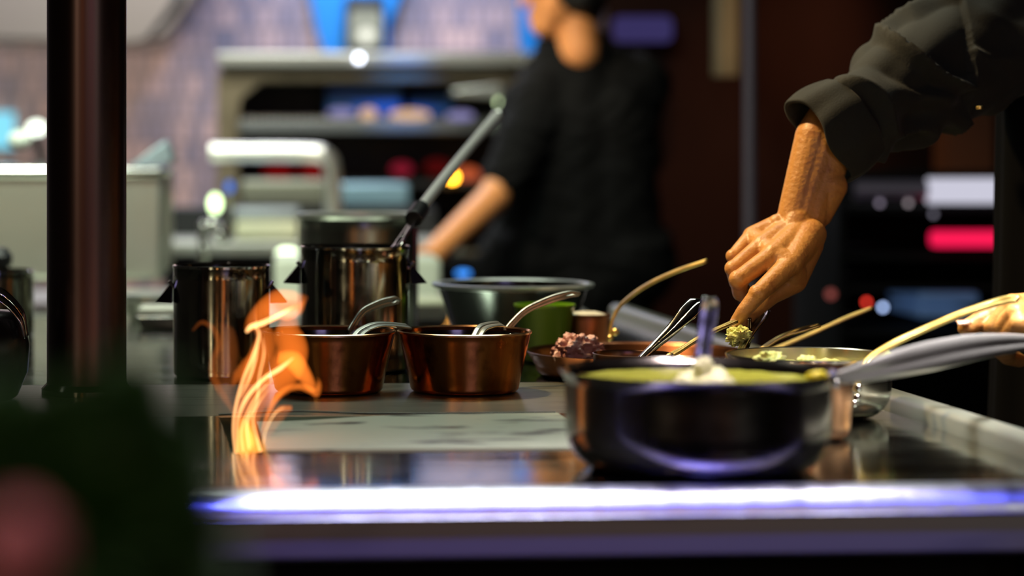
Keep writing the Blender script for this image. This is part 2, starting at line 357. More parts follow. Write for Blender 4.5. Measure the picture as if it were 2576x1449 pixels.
tongue([(668, 1108), (682, 1078), (704, 1048), (732, 1026)], [5, 12, 14, 6], FW, .7, .0)
tongue([(686, 1040), (706, 1028), (734, 1026)], [4, 8, 6], FM, .7, .0)
# faint wisp on the left
tongue([(596, 1050), (566, 1002), (540, 955), (536, 910), (549, 866), (537, 828), (508, 811), (484, 832)], [5, 9, 11, 9, 8, 8, 6, 3], FW, .8, .03)
tongue([(590, 1030), (572, 960), (574, 880), (570, 835), (552, 812)], [8, 26, 28, 22, 5], volm('flame_faint', (1, .25, .05), 9), .6, .035)

# ---------------------------------------------------------------- post
pd = 2.72
po = thing('round_post', 'tall dark bronze round post rising from the worktop, lit orange by the flame', 'post', U(218, 365, pd)*1)
po.location = Vector((U(218, 0, pd).x, pd, TOP+.0005)); po['_w'] = tuple(po.location)
prad = 100/F*pd
MB().lathe(po.location, [(0, .0), (prad, .0), (prad, 2.04), (0, 2.04)], 96).build('shaft', POSTM, po, sharp=30)
MB().lathe(po.location, [(prad+.0005, .0), (prad+.006, .0), (prad+.006, .006), (prad+.0005, .012)], 96).build('base_ring', STEELD, po)

# ---------------------------------------------------------------- pans
def pot(center, rt, rb, h, t=.0016, corner=.006, flare=0, rimr=0, z0=0):
    """closed outline of an open pot: outer wall, rim, inner wall"""
    o = [(0, z0)]
    for k in range(7):
        a_ = math.pi/2*k/6; o.append((rb-corner+corner*math.sin(a_), z0+corner-corner*math.cos(a_)))
    n = 8
    for k in range(1, n+1): o.append((rb+(rt-rb)*(k/n), z0+corner+(h-corner)*(k/n)))
    if flare: o[-1] = (rt, z0+h-flare*.9); o += [(rt+flare*.35, z0+h-flare*.35), (rt+flare, z0+h), (rt+flare-.0006, z0+h+t), (rt+flare*.2, z0+h-flare*.3+t)]
    else: o += [(rt+.0006, z0+h+.0008), (rt-t*.5, z0+h+.0012), (rt-t, z0+h)]
    for k in range(n-1, -1, -1): o.append((rb-t+(rt-rb)*(k/n), z0+corner+(h-corner)*(k/n)*.985+t))
    o += [(rb-corner, z0+t), (0, z0+t)]
    return MB().lathe(center, o, 128)
def pan_at(pxc, py_rim, D, zb=TOP): p = U(pxc, py_rim, D); return Vector((p.x, D, zb+.0006)), p.z-zb
def rivet(m, p, r): m.ball(p, r, seg=12, rings=8)

# big saucepan
c, h = pan_at(1754, 934, 2.10)
R = 330/F*2.10
bs = thing('large_saucepan', 'large shiny steel saucepan of yellow-green purée, closest to the front edge', 'saucepan', c)
Rr = 346/F*2.10
prof = [(0, 0), (R*.74, 0)]
for k in range(1, 9):
    a_ = math.pi/2*k/8; prof.append((R*.74+(R*.26)*math.sin(a_), .034-.034*math.cos(a_)))
prof += [(R, .038), (R, h*.5), (R, h*.7), (R, h-.011), (R+.0002, h-.009), (R+.0025, h-.004), (Rr, h), (Rr-.0008, h+.0012), (R+.0014, h-.002), (R-.0012, h-.0055), (R-.0022, h-.009), (R-.0022, .034)]
for k in range(7, -1, -1):
    a_ = math.pi/2*k/8; prof.append((R*.74-.002+(R*.26)*math.sin(a_), .036-.034*math.cos(a_)))
prof += [(0, .002)]
MB().lathe(c, prof, 160).build('bowl', mat('saucepan_steel', (.31, .27, .26), 1, .18, 30, None, rvar=.03), bs, sharp=45)
hd = [c+Vector((Rr*.97, .0, h-.008)), U(2130, 946, 2.115), U(2190, 932, 2.14), U(2260, 914, 2.17), U(2340, 896, 2.215), U(2430, 878, 2.27), U(2520, 866, 2.33), U(2600, 862, 2.385), U(2700, 866, 2.45)]
MB().tube(hd, [.0045, .0065, .0095, .0125, .0140, .0135, .0105, .0075, .007], 40, flat=.75, side=(.1, .2, .97), n=10, fn=lambda t_, th, p: -.0055*math.exp(-((th-math.pi*.5)/.6)**2)*min(1, t_*5)*min(1, (1-t_)*4)).build('handle', mat('saucepan_handle_steel', (.86, .84, .84), .9, .34), bs, sharp=80)
rv = MB(); rivet(rv, c+Vector((Rr*.99, .012, h-.010)), .004); rivet(rv, c+Vector((Rr*.99, -.012, h-.010)), .004); rv.build('rivet', STEELP, bs)
pm = MB(); seg = 96; zf = h-.0025
lump = lambda x, y: .0035*noise.noise(Vector((x*40, y*40, 3)))+.002*noise.noise(Vector((x*120, y*120, 1)))
v = [c+Vector((0, 0, zf-.006))]; f = []; RI = R-.0035
rings = 24
for i in range(1, rings+1):
    for k in range(seg):
        th = 2*math.pi*k/seg; x, y = RI*i/rings*math.cos(th), RI*i/rings*math.sin(th)
        v.append(c+Vector((x, y, zf-.006+.5*lump(x, y))))
for k in range(seg):
    f.append((0, 1+k, 1+(k+1) % seg))
    for i in range(rings-1): f.append((1+i*seg+k, 1+(i+1)*seg+k, 1+(i+1)*seg+(k+1) % seg, 1+i*seg+(k+1) % seg))
b0 = len(v); v += [c+Vector((RI*.9*math.cos(2*math.pi*k/seg), RI*.9*math.sin(2*math.pi*k/seg), .03)) for k in range(seg)]
for k in range(seg): f.append((1+(rings-1)*seg+k, b0+k, b0+(k+1) % seg, 1+(rings-1)*seg+(k+1) % seg))
f.append(tuple(range(b0, b0+seg))[::-1])
tag(pm.add(v, f).build('vegetable_puree', PUREE), 'yellow-green vegetable purée filling the large steel saucepan', 'purée')
def blob(c, r, m, name, amp=.25, fs=2.2, sx=1, sy=1, sz=1, parent=None, seg=48, rg=28, seed=0):
    return MB().ball(c, r, sx, sy, sz, seg, rg, fn=lambda d: amp*noise.noise(d*fs+Vector((seed, 0, 0)))+amp*.6*noise.noise(d*fs*2.6+Vector((seed, 5, 0)))).build(name, m, parent)
sp0 = U(1774, 962, 2.08)
tag(blob(sp0-Vector((0, 0, .006)), .026, MASHW, 'mash_heap', .18, 2.2, 1, .9, .75), 'pale mash heaped around the upright spoon in the large saucepan', 'mashed potato')
ls = thing('serving_spoon', 'upright steel serving spoon with a hole in its handle, in the large saucepan', 'spoon', sp0-Vector((0, 0, .03)))
MB().sheet([sp0+Vector((0, 0, .012)), U(1766, 900, 2.085), U(1773, 840, 2.09), U(1780, 790, 2.095), U(1784, 762, 2.097), U(1785, 751, 2.098)], [.010, .0125, .0125, .0135, .0135, .007], (1, 0, 0), cup=.005, n=8, hole=(.80, .93, .40)).build('handle', STEELP, ls, solid=.0022, sharp=80)
MB().ball(sp0-Vector((0, 0, .016)), .016, .9, .35, 1).build('spoon_bowl', STEELP, ls)
tag(blob(U(2056, 946, 2.07)+Vector((0, 0, 0)), .0085, mat('yellow_butter', (.80, .66, .02), 0, .4), 'butter_dab', .2, 2, 1.1, .6, .55), 'bright yellow dab stuck to the right inner rim of the large saucepan', 'butter')
tag(blob(U(1770, 925, 2.068), .0085, MASHW, 'mash_dab', .2, 2, 1, .5, 1.1), 'pale dab of mash clinging low on the upright spoon handle', 'mashed potato')

# two copper saucepans with steel handles
def strap_handle(name, pts, D, widths, parent, m, side=(.1, .8, .5), hole=(.80, .93, .45), solid=.003, dds=None):
    P = [U(x, y, D+(dds[i] if dds else 0)) for i, (x, y) in enumerate(pts)]
    return MB().sheet(P, widths, side, hole=hole, n=8).build(name, m, parent, solid=solid, sharp=80)
for (pc, label, hx, dirt) in ((827, 'copper saucepan standing behind the flame, the one with scorch marks at its left', 0, 1), (1168.5, 'copper saucepan standing beside the large steel saucepan, to the right of its twin', 1, 0)):
    c, h = pan_at(pc, 835, 2.745)
    cp = thing('copper_saucepan', ('copper saucepan standing partly behind the flame' if not hx else 'copper saucepan standing between its twin and the large steel saucepan'), 'saucepan', c)
    pot(c, 167/F*2.745, 137/F*2.745, h, .0015, .007).build('pot_body', COPPER, cp, sharp=50)
    rr = 167/F*2.745
    MB().lathe(c, [(rr-.0022, h), (rr-.0005, h+.0018), (rr+.0012, h+.0008), (rr+.0008, h-.0012)], 128).build('rim', COPRIM, cp)
    MB().lathe(c, [(0, .0026), (137/F*2.745-.008, .0026), (137/F*2.745-.0032, .01), (167/F*2.745-.0030, h-.004), (167/F*2.745-.0022, h-.004), (137/F*2.745-.0022, .009)], 96).build('tin_lining', STEELD, cp)
    if not hx: pts = [(880, 838), (893, 812), (915, 783), (950, 766), (985, 757), (1004, 757)]
    else: pts = [(1272, 838), (1290, 812), (1325, 780), (1375, 757), (1425, 742), (1458, 740)]
    strap_handle('handle', pts, 2.80, [.012, .0095, .0095, .0095, .012, .0115, .006], cp, IRON, side=(.5, .75, -.3), hole=(.78, .93, .5), dds=[0, .01, .02, .035, .05, .06])
    rv = MB(); rivet(rv, U(pts[0][0]+12, 845, 2.79), .003); rv.build('rivet', STEELP, cp)
    pts = [(893, 852), (912, 832), (945, 818), (985, 817), (1028, 822)] if not hx else [(1196, 852), (1210, 828), (1228, 819), (1250, 816), (1262, 817)]
    s_ = tag(MB().sheet([U(x, y, 2.70+.02*i) for i, (x, y) in enumerate(pts)], [.013, .013, .012, .011, .012], (-.35, .75, .3), n=8).build('ladle_handle', IRON, solid=.0022, sharp=80),
        'steel ladle handle hooked over the rim of the copper saucepan behind the flame' if not hx else 'short steel ladle handle in the copper saucepan next to the large steel one', 'ladle')

# tall steel pots with triangular lugs
def tallpot(pc, py, D, wpx, label, lugs=True, m=STEELD, hh=None, pylug=90):
    c, h = pan_at(pc, py, D); r = wpx/2/F*D
    o = thing('tall_steel_pot', label, 'pot', c)
    pot(c, r, r, h, .0018, .004).build('pot_body', m, o, sharp=50)
    MB().lathe(c, [(r-.0025, h), (r-.001, h+.002), (r+.001, h+.001), (r+.0006, h-.002)], 96).build('rim', STEELP, o)
    if lugs:
        for s_ in (-1, 1):
            zt = h-(38/F*D); zb = h-(pylug/F*D); x0 = s_*(r+.0005)
            tri = MB().prism([c+Vector((x0, -.022, zb)), c+Vector((x0+s_*.020, -.019, zb+.002)), c+Vector((x0, -.0, zt))], (0, .0, 0)) if 0 else MB()
            A_ = [c+Vector((x0, -.020, zb)), c+Vector((x0, .020, zb)), c+Vector((x0+s_*.021, .016, zb+.001)), c+Vector((x0+s_*.021, -.016, zb+.001)), c+Vector((x0, -.012, zt)), c+Vector((x0, .012, zt))]
            tri.add(A_, [(0, 4, 5, 1), (3, 2, 5, 4), (0, 3, 4), (1, 5, 2), (0, 1, 2, 3)]).build('lug', BLACKM, o, bevel=.001)
            MB().tube([c+Vector((x0*1.0-s_*.002, -.0135, zt-.008)), c+Vector((x0+s_*.004, -.0145, zt+.001))], .0022, 8, n=2).build('lug_hinge', STEELP, o)
    return o, c, h, r
tallpot(557, 670, 2.93, 242, 'tall steel pot directly behind the left side of the flame', pylug=92)
p2, c2, h2, r2 = tallpot(893, 622, 3.02, 274, 'tall steel pot behind the copper saucepans holding a long ladle', pylug=92)
p3 = tallpot(902, 545, 3.62, 300, 'widest tall steel pot, standing behind the one with the ladle', lugs=False, m=mat('pale_pot_steel', (.42, .42, .36), 1, .26))
o3, c3, h3, r3 = p3
MB().lathe(c3, [(r3-.0035, h3-.05), (r3-.0028, h3-.002), (r3-.0025, h3+.003), (r3+.004, h3+.005), (r3+.005, h3+.001), (r3+.0008, h3-.003)], 96).build('rolled_rim', mat('pale_rim_steel', (.82, .82, .72), .7, .35), o3)
# ladle leaning out of the second pot
q = [U(985, 640, 3.0), U(1010, 600, 3.03), U(1050, 535, 3.12), U(1120, 445, 3.3), U(1190, 360, 3.5), U(1250, 292, 3.68)]
ld = thing('long_ladle', 'long steel ladle leaning out of the tall pot, black ring on its handle', 'ladle', q[0]-Vector((0, 0, .06)))
MB().sheet([q[0]-Vector((.03, .0, .06)), q[0], q[1], U(1045, 545, 3.1)], [.018, .018, .016, .010], (.8, .2, .5), hole=(.45, .75, .35), n=8).build('slotted_blade', STEELP, ld, solid=.0016, sharp=80)
MB().tube(q[2:], [.0075, .0075, .007, .0085], 14).build('handle', mat('satin_steel', (.85, .84, .80), .6, .45), ld)
MB().tube([U(1040, 552, 3.09), U(1058, 524, 3.14)], [.0115, .0115], 20, n=4).build('black_ring', BLACKP, ld, bevel=.002)
MB().ball(U(1253, 290, 3.69), .010).build('end_knob', STEELP, ld)

# tapered bowl; an added green tub stands for its green side
c, h = pan_at(1290, 717, 3.30)
gb = thing('tapered_bowl', 'wide tapered steel bowl with rolled rim and green lit side, behind the copper saucepans', 'bowl', c)
r1, r0 = 196/F*3.3, 138/F*3.3
MB().lathe(c, [(0, 0), (r0-.004, 0), (r0, .004), (r1-.006, h-.006), (r1, h-.003), (r1+.002, h), (r1, h+.002), (r1-.006, h+.001), (r1-.0075, h-.006), (r0-.002, .006), (0, .003)], 96).build('bowl_body', mat('bowl_steel', (.45, .47, .44), 1, .18), gb, sharp=60)
MB().lathe(c, [(r1-.001, h-.004), (r1+.0035, h-.002), (r1+.004, h+.002), (r1-.002, h+.0032), (r1-.009, h+.0012), (r1-.009, h+.0008)], 96).build('rolled_rim', mat('bright_rim_steel', (.82, .86, .80), .75, .34), gb, sharp=80)
gs = thing('green_tint_tub', 'lime green tub added for the green on the side of the tapered bowl', 'tub', Vector((U(1374, 0, 3.1).x, 3.12, TOP+.001)))
gc = Vector(gs.location)
MB().lathe(gc, [(0, 0), (.024, 0), (.029, .004), (.038, .070), (.0395, .071), (.0395, .074), (.037, .074), (.027, .006), (0, .004)], 64).build('tub_wall', mat('green_plastic', (.20, .42, .01), 0, .3, spec=.6), gs, sharp=50)
MB().lathe(gc, [(0, .06), (.0345, .06), (.0345, .062), (0, .064)], 48).build('sauce', mat('green_tint', (.25, .5, .03), 0, .35), gs)

# copper pot with meat behind + brass handle
c, h = pan_at(1474, 792, 3.15)
mp_ = thing('copper_pot', 'small copper pot with grated white topping and a long curved brass handle', 'pot', c)
pot(c, 62/F*3.15, 58/F*3.15, h, .0015, .004).build('pot_body', mat('dull_copper', (.40, .17, .10), 1, .35), mp_, sharp=50)
strap_handle('handle', [(1532, 858), (1538, 815), (1560, 770), (1620, 722), (1700, 683), (1778, 656)], 3.09, [.010, .011, .010, .009, .009, .008], mp_, BRASS, side=(.2, .95, .2), hole=None, solid=.004, dds=[0, 0, 0, -.02, -.04, -.06])
rv = MB(); rivet(rv, U(1548, 835, 3.08), .005); rivet(rv, U(1535, 850, 3.08), .004); rv.build('rivet', BRASS, mp_)
tag(blob(c+Vector((0, 0, h-.004)), 54/F*3.15, mat('grated_topping', (.75, .74, .62), 0, .6, bump=.003, bscale=160), 'grated_topping', .12, 6, 1, 1, .3), 'white grated topping heaped on the small copper pot', 'grated cheese')
# wide copper frying pan, low
c, h = pan_at(1610, 886, 2.93)
fp = thing('copper_frying_pan', 'wide shallow copper frying pan half hidden behind the large steel saucepan', 'frying pan', c)
pot(c, 285/F*2.93, 262/F*2.93, h, .0018, .012).build('pan_body', mat('dark_copper', (.20, .075, .035), 1, .28, 30, (.11, .04, .02), .55), fp, sharp=50)
MB().lathe(c, [(0, .0024), (.114, .0024), (.123, .012), (.1345, h-.002), (.1355, h-.002), (.125, .011)], 96).build('tin_lining', STEELD, fp)
strap_handle('handle', [(1905, 886), (1960, 850), (2010, 832), (2062, 818)], 2.80, [.012, .010, .010, .013, .009], fp, BRASS, side=(.15, .95, .25), hole=(.80, .95, .5), solid=.003)
tag(blob(U(1455, 872, 2.86)-Vector((0, 0, .006)), .026, MEAT, 'meat_piece', .35, 3, 1.1, .8, .75, seed=3), 'pink piece of meat in the wide copper frying pan, nearest the tapered bowl', 'meat')
# small dark copper pan with spoon
c, h = pan_at(1592, 892, 2.62)
sd = thing('small_copper_pan', 'small dark-rimmed copper pan with a long brass handle, in front of the wide frying pan', 'pan', c)
pot(c, 100/F*2.62, 92/F*2.62, h, .0016, .006).build('pan_body', mat('black_copper', (.16, .08, .05), 1, .3), sd, sharp=50)
strap_handle('handle', [(1684, 896), (1715, 878), (1760, 850), (1800, 830), (1850, 808)], 2.62, [.008, .008, .0075, .0075, .008], sd, BRASS, side=(.15, .95, .2), hole=None, solid=.003, dds=[0, .02, .04, .06, .08])
sg = thing('long_handled_spoon', 'steel spoon with a broad dark-shaded handle leaning out of the small copper pan', 'spoon', U(1610, 905, 2.6))
MB().sheet([U(1606, 908, 2.60), U(1640, 875, 2.61), U(1690, 828, 2.62), U(1730, 785, 2.63), U(1752, 762, 2.64), U(1766, 756, 2.645)], [.006, .0075, .012, .019, .019, .010], (.75, -.3, -.5), cup=-.003, n=8).build('handle', STEELP, sg, solid=.0022, sharp=80)
MB().ball(U(1600, 915, 2.60)-Vector((0, 0, .006)), .012, 1.2, .8, .5).build('spoon_bowl', STEELP, sg)
# steel sauteuse with mash, gold handles
c, h = pan_at(2034, 893, 2.50)
st = thing('steel_saute_pan', 'round-sided steel sauté pan of green mash beneath the reaching hand', 'sauté pan', c)
rt = 207/F*2.5
pr = [(0, 0), (rt*.66, 0)]
for k in range(1, 9):
    a_ = math.pi/2*k/8; pr.append((rt*.66+rt*.32*math.sin(a_), .03-.03*math.cos(a_)))
pr += [(rt*.99, h-.006), (rt, h), (rt-.0006, h+.001), (rt-.002, h)]
for k in range(8, -1, -1):
    a_ = math.pi/2*k/8; pr.append((rt*.66-.002+rt*.32*math.sin(a_), .032-.03*math.cos(a_)))
pr += [(0, .002)]
MB().lathe(c, pr, 128).build('pan_body', mat('saute_steel', (.50, .46, .40), 1, .2), st, sharp=50)
strap_handle('handle', [(2152, 985), (2165, 940), (2185, 905), (2240, 868), (2330, 826), (2430, 785), (2520, 757), (2562, 752)], 2.40, [.010, .010, .010, .011, .012, .013, .016, .012], st, BRASS, side=(.1, .95, .25), hole=(.80, .95, .45), solid=.0035, dds=[0, 0, .01, .01, .01, .0, -.01, -.02])
rv = MB()
for (x, y) in ((2157, 1000), (2150, 1015), (2160, 975)): rivet(rv, U(x, y, 2.395), .004)
rv.build('rivet', STEELP, st)
# mash inside: an uneven layer
v = []; f = []; seg = 64; rings = 16
for i in range(0, rings+1):
    for k in range(seg):
        th = 2*math.pi*k/seg; rr = (rt*.93)*i/rings; x, y = rr*math.cos(th), rr*math.sin(th)
        v.append(c+Vector((x, y, h-.014+.006*noise.noise(Vector((x*45, y*45, 7)))+.004*noise.noise(Vector((x*130, y*130, 2))))))
for i in range(rings):
    for k in range(seg): f.append((i*seg+k, (i+1)*seg+k, (i+1)*seg+(k+1) % seg, i*seg+(k+1) % seg))
b0 = len(v); v += [c+Vector((rt*.85*math.cos(2*math.pi*k/seg), rt*.85*math.sin(2*math.pi*k/seg), .028)) for k in range(seg)]
for k in range(seg): f.append((rings*seg+k, b0+k, b0+(k+1) % seg, rings*seg+(k+1) % seg))
f.append(tuple(range(b0, b0+seg))[::-1])
tag(MB().add(v, f).build('green_mash', MASH), 'green crushed mash spread in the round-sided sauté pan', 'mash')
for k, (x, y, r, lab) in enumerate([(1938, 908, .011, 'larger lump of green mash in the sauté pan, under the hand'), (2030, 912, .008, 'small lump of green mash at the middle of the sauté pan'), (2228, 897, .007, 'crumb of green mash beside the long brass handle')]):
    tag(blob(U(x, y, (2.44, 2.44, 2.43)[k]), r, MASH, 'mash_lump', .4, 3, 1.3, .8, .8, seed=k*3), lab, 'mash lump')
# a small copper pan between
c, h = pan_at(2010, 930, 2.315)
hb = .0
sc_ = thing('copper_sauce_pot', 'straight-sided copper pot squeezed between the large saucepan and the sauté pan', 'pot', c)
c = c
pot(c, 136/F*2.315, 128/F*2.315, h, .0015, .010).build('pot_body', mat('bright_copper', (.66, .34, .20), 1, .26), sc_, sharp=50)
# brass handle of a further pan crossing the frying pan's handle
bp_ = thing('flat_copper_lid', 'flat copper lid with a long brass handle, lying behind the sauté pan', 'lid', Vector((U(1845, 0, 3.14).x, 3.14, TOP+.001)))
bc = Vector(bp_.location)
MB().lathe(bc, [(0, 0), (.031, 0), (.034, .002), (.034, .008), (.028, .012), (0, .014)], 64).build('lid_plate', COPPER, bp_)
strap_handle('handle', [(1938, 884), (1990, 862), (2060, 832), (2130, 800), (2195, 775)], 3.08, [.012, .009, .009, .009, .011, .008], bp_, BRASS, side=(.15, .95, .2), hole=None, solid=.004)

# ---------------------------------------------------------------- people
def rcone(m, p0, r0, p1, r1, seg=20):
    p0, p1 = Vector(p0), Vector(p1); d = p1-p0; L = d.length
    if L < 1e-6: m.ball(p0, r0); return
    t = d/L; a = Vector((0, 0, 1)) if abs(t.z) < .9 else Vector((1, 0, 0)); a = (a-t*a.dot(t)).normalized(); b = t.cross(a); v = []; f = []
    st = [(-r0*math.cos(q*math.pi/8*1), r0*math.sin(q*math.pi/8)) for q in range(0, 5)]+[(L-r1*math.cos(q*math.pi/8), r1*math.sin(q*math.pi/8)) for q in range(4, 9)]
    idx = []
    for s_, r in st:
        if r < 1e-7: idx.append([len(v)]); v.append(p0+t*s_)
        else:
            idx.append(list(range(len(v), len(v)+seg))); v += [p0+t*s_+(a*math.cos(2*math.pi*k/seg)+b*math.sin(2*math.pi*k/seg))*r for k in range(seg)]
    for i in range(len(st)-1):
        A, B = idx[i], idx[i+1]
        for k in range(seg):
            k2 = (k+1) % seg
            if len(A) == 1: f.append((A[0], B[k2], B[k]))
            elif len(B) == 1: f.append((A[k], A[k2], B[0]))
            else: f.append((A[k], A[k2], B[k2], B[k]))
    m.add(v, f)
def skinned(name, cones, m, parent, voxel, smooth=6, fac=.5, balls=(), disp=None, extra=None):
    mb = MB()
    for (p0, r0, p1, r1) in cones: rcone(mb, p0, r0, p1, r1)
    for bl in balls: mb.ball(*bl)
    if extra: mb.add(extra.v, extra.f)
    tmp = mb.build(name+'_tmp', m, parent)
    r = tmp.modifiers.new('r', 'REMESH'); r.mode = 'VOXEL'; r.voxel_size = voxel
    s_ = tmp.modifiers.new('s', 'SMOOTH'); s_.factor = fac; s_.iterations = smooth
    dg = bpy.context.evaluated_depsgraph_get(); me = bpy.data.meshes.new_from_object(tmp.evaluated_get(dg))
    if disp:
        me.update(); base = Vector(tmp['_w']); ns = [v_.normal.copy() for v_ in me.vertices]
        for v_, n_ in zip(me.vertices, ns): v_.co = v_.co+n_*disp(v_.co+base, n_)
    me.materials.clear(); me.materials.append(m)
    for p in me.polygons: p.use_smooth = True
    me.name = name; o = bpy.data.objects.new(name, me); COL.objects.link(o); o['_w'] = tmp['_w']
    if parent is not None: o.parent = parent
    else: o.location = tmp.location
    bpy.data.objects.remove(tmp); return o
def chain(pts, rs): return [(pts[i], rs[i], pts[i+1], rs[i+1]) for i in range(len(pts)-1)]
def head_cones(c, fwd, s=1.0):
    """head centred at c, looking along fwd (unit, horizontal)"""
    f = Vector(fwd).normalized(); r = Vector((f.y, -f.x, 0)); up = Vector((0, 0, 1))
    P = lambda a, b_, c_: c+(f*a+r*b_+up*c_)*s
    C = [(P(-.015, 0, .04), .085*s, P(.02, 0, .035), .078*s), (P(.03, 0, -.02), .062*s, P(.055, 0, -.075), .034*s), (P(.0, .03, -.03), .05*s, P(.035, .02, -.08), .030*s), (P(.0, -.03, -.03), .05*s, P(.035, -.02, -.08), .030*s),
         (P(.085, 0, .02), .009*s, P(.108, 0, -.018), .013*s), (P(.084, .03, .028), .012*s, P(.088, -.03, .028), .012*s), (P(.083, .018, -.048), .008*s, P(.083, -.018, -.048), .008*s), (P(.083, .014, -.058), .008*s, P(.083, -.014, -.058), .008*s),
         (P(-.005, .082, .015), .012*s, P(-.002, .080, -.022), .009*s), (P(-.005, -.082, .015), .012*s, P(-.002, -.080, -.022), .009*s),
         (P(-.03, 0, -.05), .055*s, P(-.04, 0, -.15), .056*s)]
    return C, P

# cook reaching in from the right
W1 = thing('person', 'person in black chef jacket with rolled sleeves reaching over the sauté pan', 'person', Vector((1.10, 3.08, 0)))
D0 = 2.79
k_ = D0/F
wr = U(2014, 560, 2.845)
MCP = {'i': U(1988, 664, 2.775), 'm': U(1946, 640, 2.785), 'r': U(1917, 617, 2.81), 'p': U(1893, 594, 2.84)}
PIP = {'i': U(1908, 739, 2.735), 'm': U(1858, 703, 2.755), 'r': U(1845, 676, 2.785), 'p': U(1845, 645, 2.815)}
body = []
body += chain([MCP['i'], PIP['i'], U(1870, 784, 2.735), U(1851, 811, 2.738)], [.0128, .0103, .0085, .0072])
body += chain([MCP['m'], PIP['m'], U(1862, 738, 2.785), U(1882, 750, 2.81)], [.0120, .0103, .0090, .0080])
body += chain([MCP['r'], PIP['r'], U(1852, 712, 2.815), U(1872, 727, 2.835)], [.0112, .0092, .0082, .0076])
body += chain([MCP['p'], PIP['p'], U(1850, 675, 2.845), U(1866, 690, 2.865)], [.0105, .0080, .0072, .0068])
# knuckle heads
for kf, rr in (('i', .0128), ('m', .0124), ('r', .0112), ('p', .0100)): body.append((MCP[kf]+Vector((-.0015, -.002, .003)), rr*.8, MCP[kf]+Vector((-.002, -.003, .002)), rr*.8))
for kf, rr in (('i', .0108), ('m', .0106), ('r', .0096), ('p', .0084)): body.append((PIP[kf]+Vector((-.001, -.0005, .0005)), rr, PIP[kf]+Vector((-.001, -.001, .0)), rr))
# palm: metacarpals from the wrist
wA, wB = U(1972, 572, 2.862), U(2040, 590, 2.83)
for i, kf in enumerate('prmi'):
    s0 = wA.lerp(wB, i/3); body.append((s0, .0185, MCP[kf], (.0118, .0125, .0135, .0140)[i]))
body.append((MCP['p'], .0115, MCP['m'], .0125)); body.append((MCP['m'], .0125, MCP['i'], .0135)); body.append((MCP['m']+Vector((.005, .012, -.004)), .012, MCP['p']+Vector((.006, .012, -.002)), .012))
# thumb and its web
TH = [U(2030, 612, 2.83), U(1998, 706, 2.80), U(1942, 742, 2.785), U(1886, 790, 2.765), U(1868, 812, 2.757)]
body += chain(TH, [.020, .0150, .0108, .0092, .0080]); body.append((wB, .018, TH[1], .015)); body.append((MCP['i'], .013, TH[1], .015)); body.append((MCP['i']+Vector((.008, .012, -.006)), .013, TH[1], .0145))
# extensor tendons and veins on the back of the hand
toC = Vector((-.25, -.8, .55)).normalized()
for kf, s_ in (('i', .75), ('m', .5), ('r', .3)):
    a_ = wA.lerp(wB, s_)+toC*.0172; b_ = MCP[kf]+toC*.0098; body.append((a_, .0032, b_, .0036))
# forearm: two bones give the flattened section
fa = Vector((.94, 0, -.336))
e0, e1 = U(2014, 556, 2.85), U(2075, 352, 2.87); el = U(2215, 258, 2.90)
for s_, ra, rb in ((-1, .0195, .0245), (1, .0200, .0260)):
    body.append((e0+fa*s_*20*k_, ra, e1+fa*s_*25*k_, rb)); body.append((e1+fa*s_*25*k_, rb, U(2110, 290, 2.88)+fa*s_*16*k_, .026))
body.append((e0, .0205, e1, .0265)); body.append((U(2006, 560, 2.845), .0205, U(1990, 590, 2.838), .018)); body.append((U(2070, 545, 2.85), .011, U(2090, 470, 2.855), .02))
body.append((U(1956, 566, 2.845), .010, U(1953, 560, 2.847), .010))
sh = U(2480, 60, 3.02)
body += chain([U(2110, 290, 2.88), el, U(2330, 165, 2.95), sh], [.030, .030, .034, .045])
hc = Vector((1.10, 3.02, 1.58)); C_, P_ = head_cones(hc, (-.45, -.9, 0)); body += C_
body += chain([Vector((1.10, 3.06, 1.50)), Vector((1.10, 3.09, 1.36)), Vector((1.10, 3.10, 1.2)), Vector((1.10, 3.10, 1.0)), Vector((1.10, 3.10, .92))], [.052, .06, .09, .09, .09])
body.append((sh, .042, Vector((1.10, 3.09, 1.34)), .05)); body.append((Vector((1.30, 3.08, 1.35)), .042, Vector((1.10, 3.09, 1.34)), .05))
for s_ in (-1, 1): body += chain([Vector((1.10+s_*.09, 3.1, .92)), Vector((1.10+s_*.10, 3.09, .5)), Vector((1.10+s_*.11, 3.12, .10))], [.085, .055, .04]); 
for s_ in (-1, 1): body.append((Vector((1.10+s_*.11, 3.12, .05)), .035, Vector((1.10+s_*.12, 2.96, .035)), .03))
# left arm and the hand on the saucepan handle
lsh = Vector((1.30, 3.07, 1.37)); lel = Vector((1.33, 3.0, 1.07)); lw = U(2680, 790, 2.56)
body += chain([lsh-Vector((0, 0, .02)), lel, lw], [.042, .040, .026])
HD = 2.44
L0 = U(2650, 800, 2.52)
kn = [U(2548, 768, 2.45), U(2556, 790, 2.43), U(2566, 815, 2.42), U(2580, 838, 2.43)]
for i, k1 in enumerate(kn): body.append((L0+Vector((0, 0, .012-.008*i)), .017, k1, .0115))
body.append((kn[0], .012, kn[3], .012))
body += chain([L0+Vector((-.01, -.01, .01)), U(2545, 775, 2.475), U(2480, 800, 2.475), U(2430, 826, 2.465)], [.016, .0125, .0105, .0085])
for i, k1 in enumerate(kn[:4]):
    body += chain([k1, U(2498+12*i, 822+16*i, 2.455), U(2492+14*i, 862+12*i, 2.49), U(2530+12*i, 886+7*i, 2.515)], [.0108, .0092, .0085, .0075])
skinned('body', body, SKIN, W1, .0015, 5, .5)
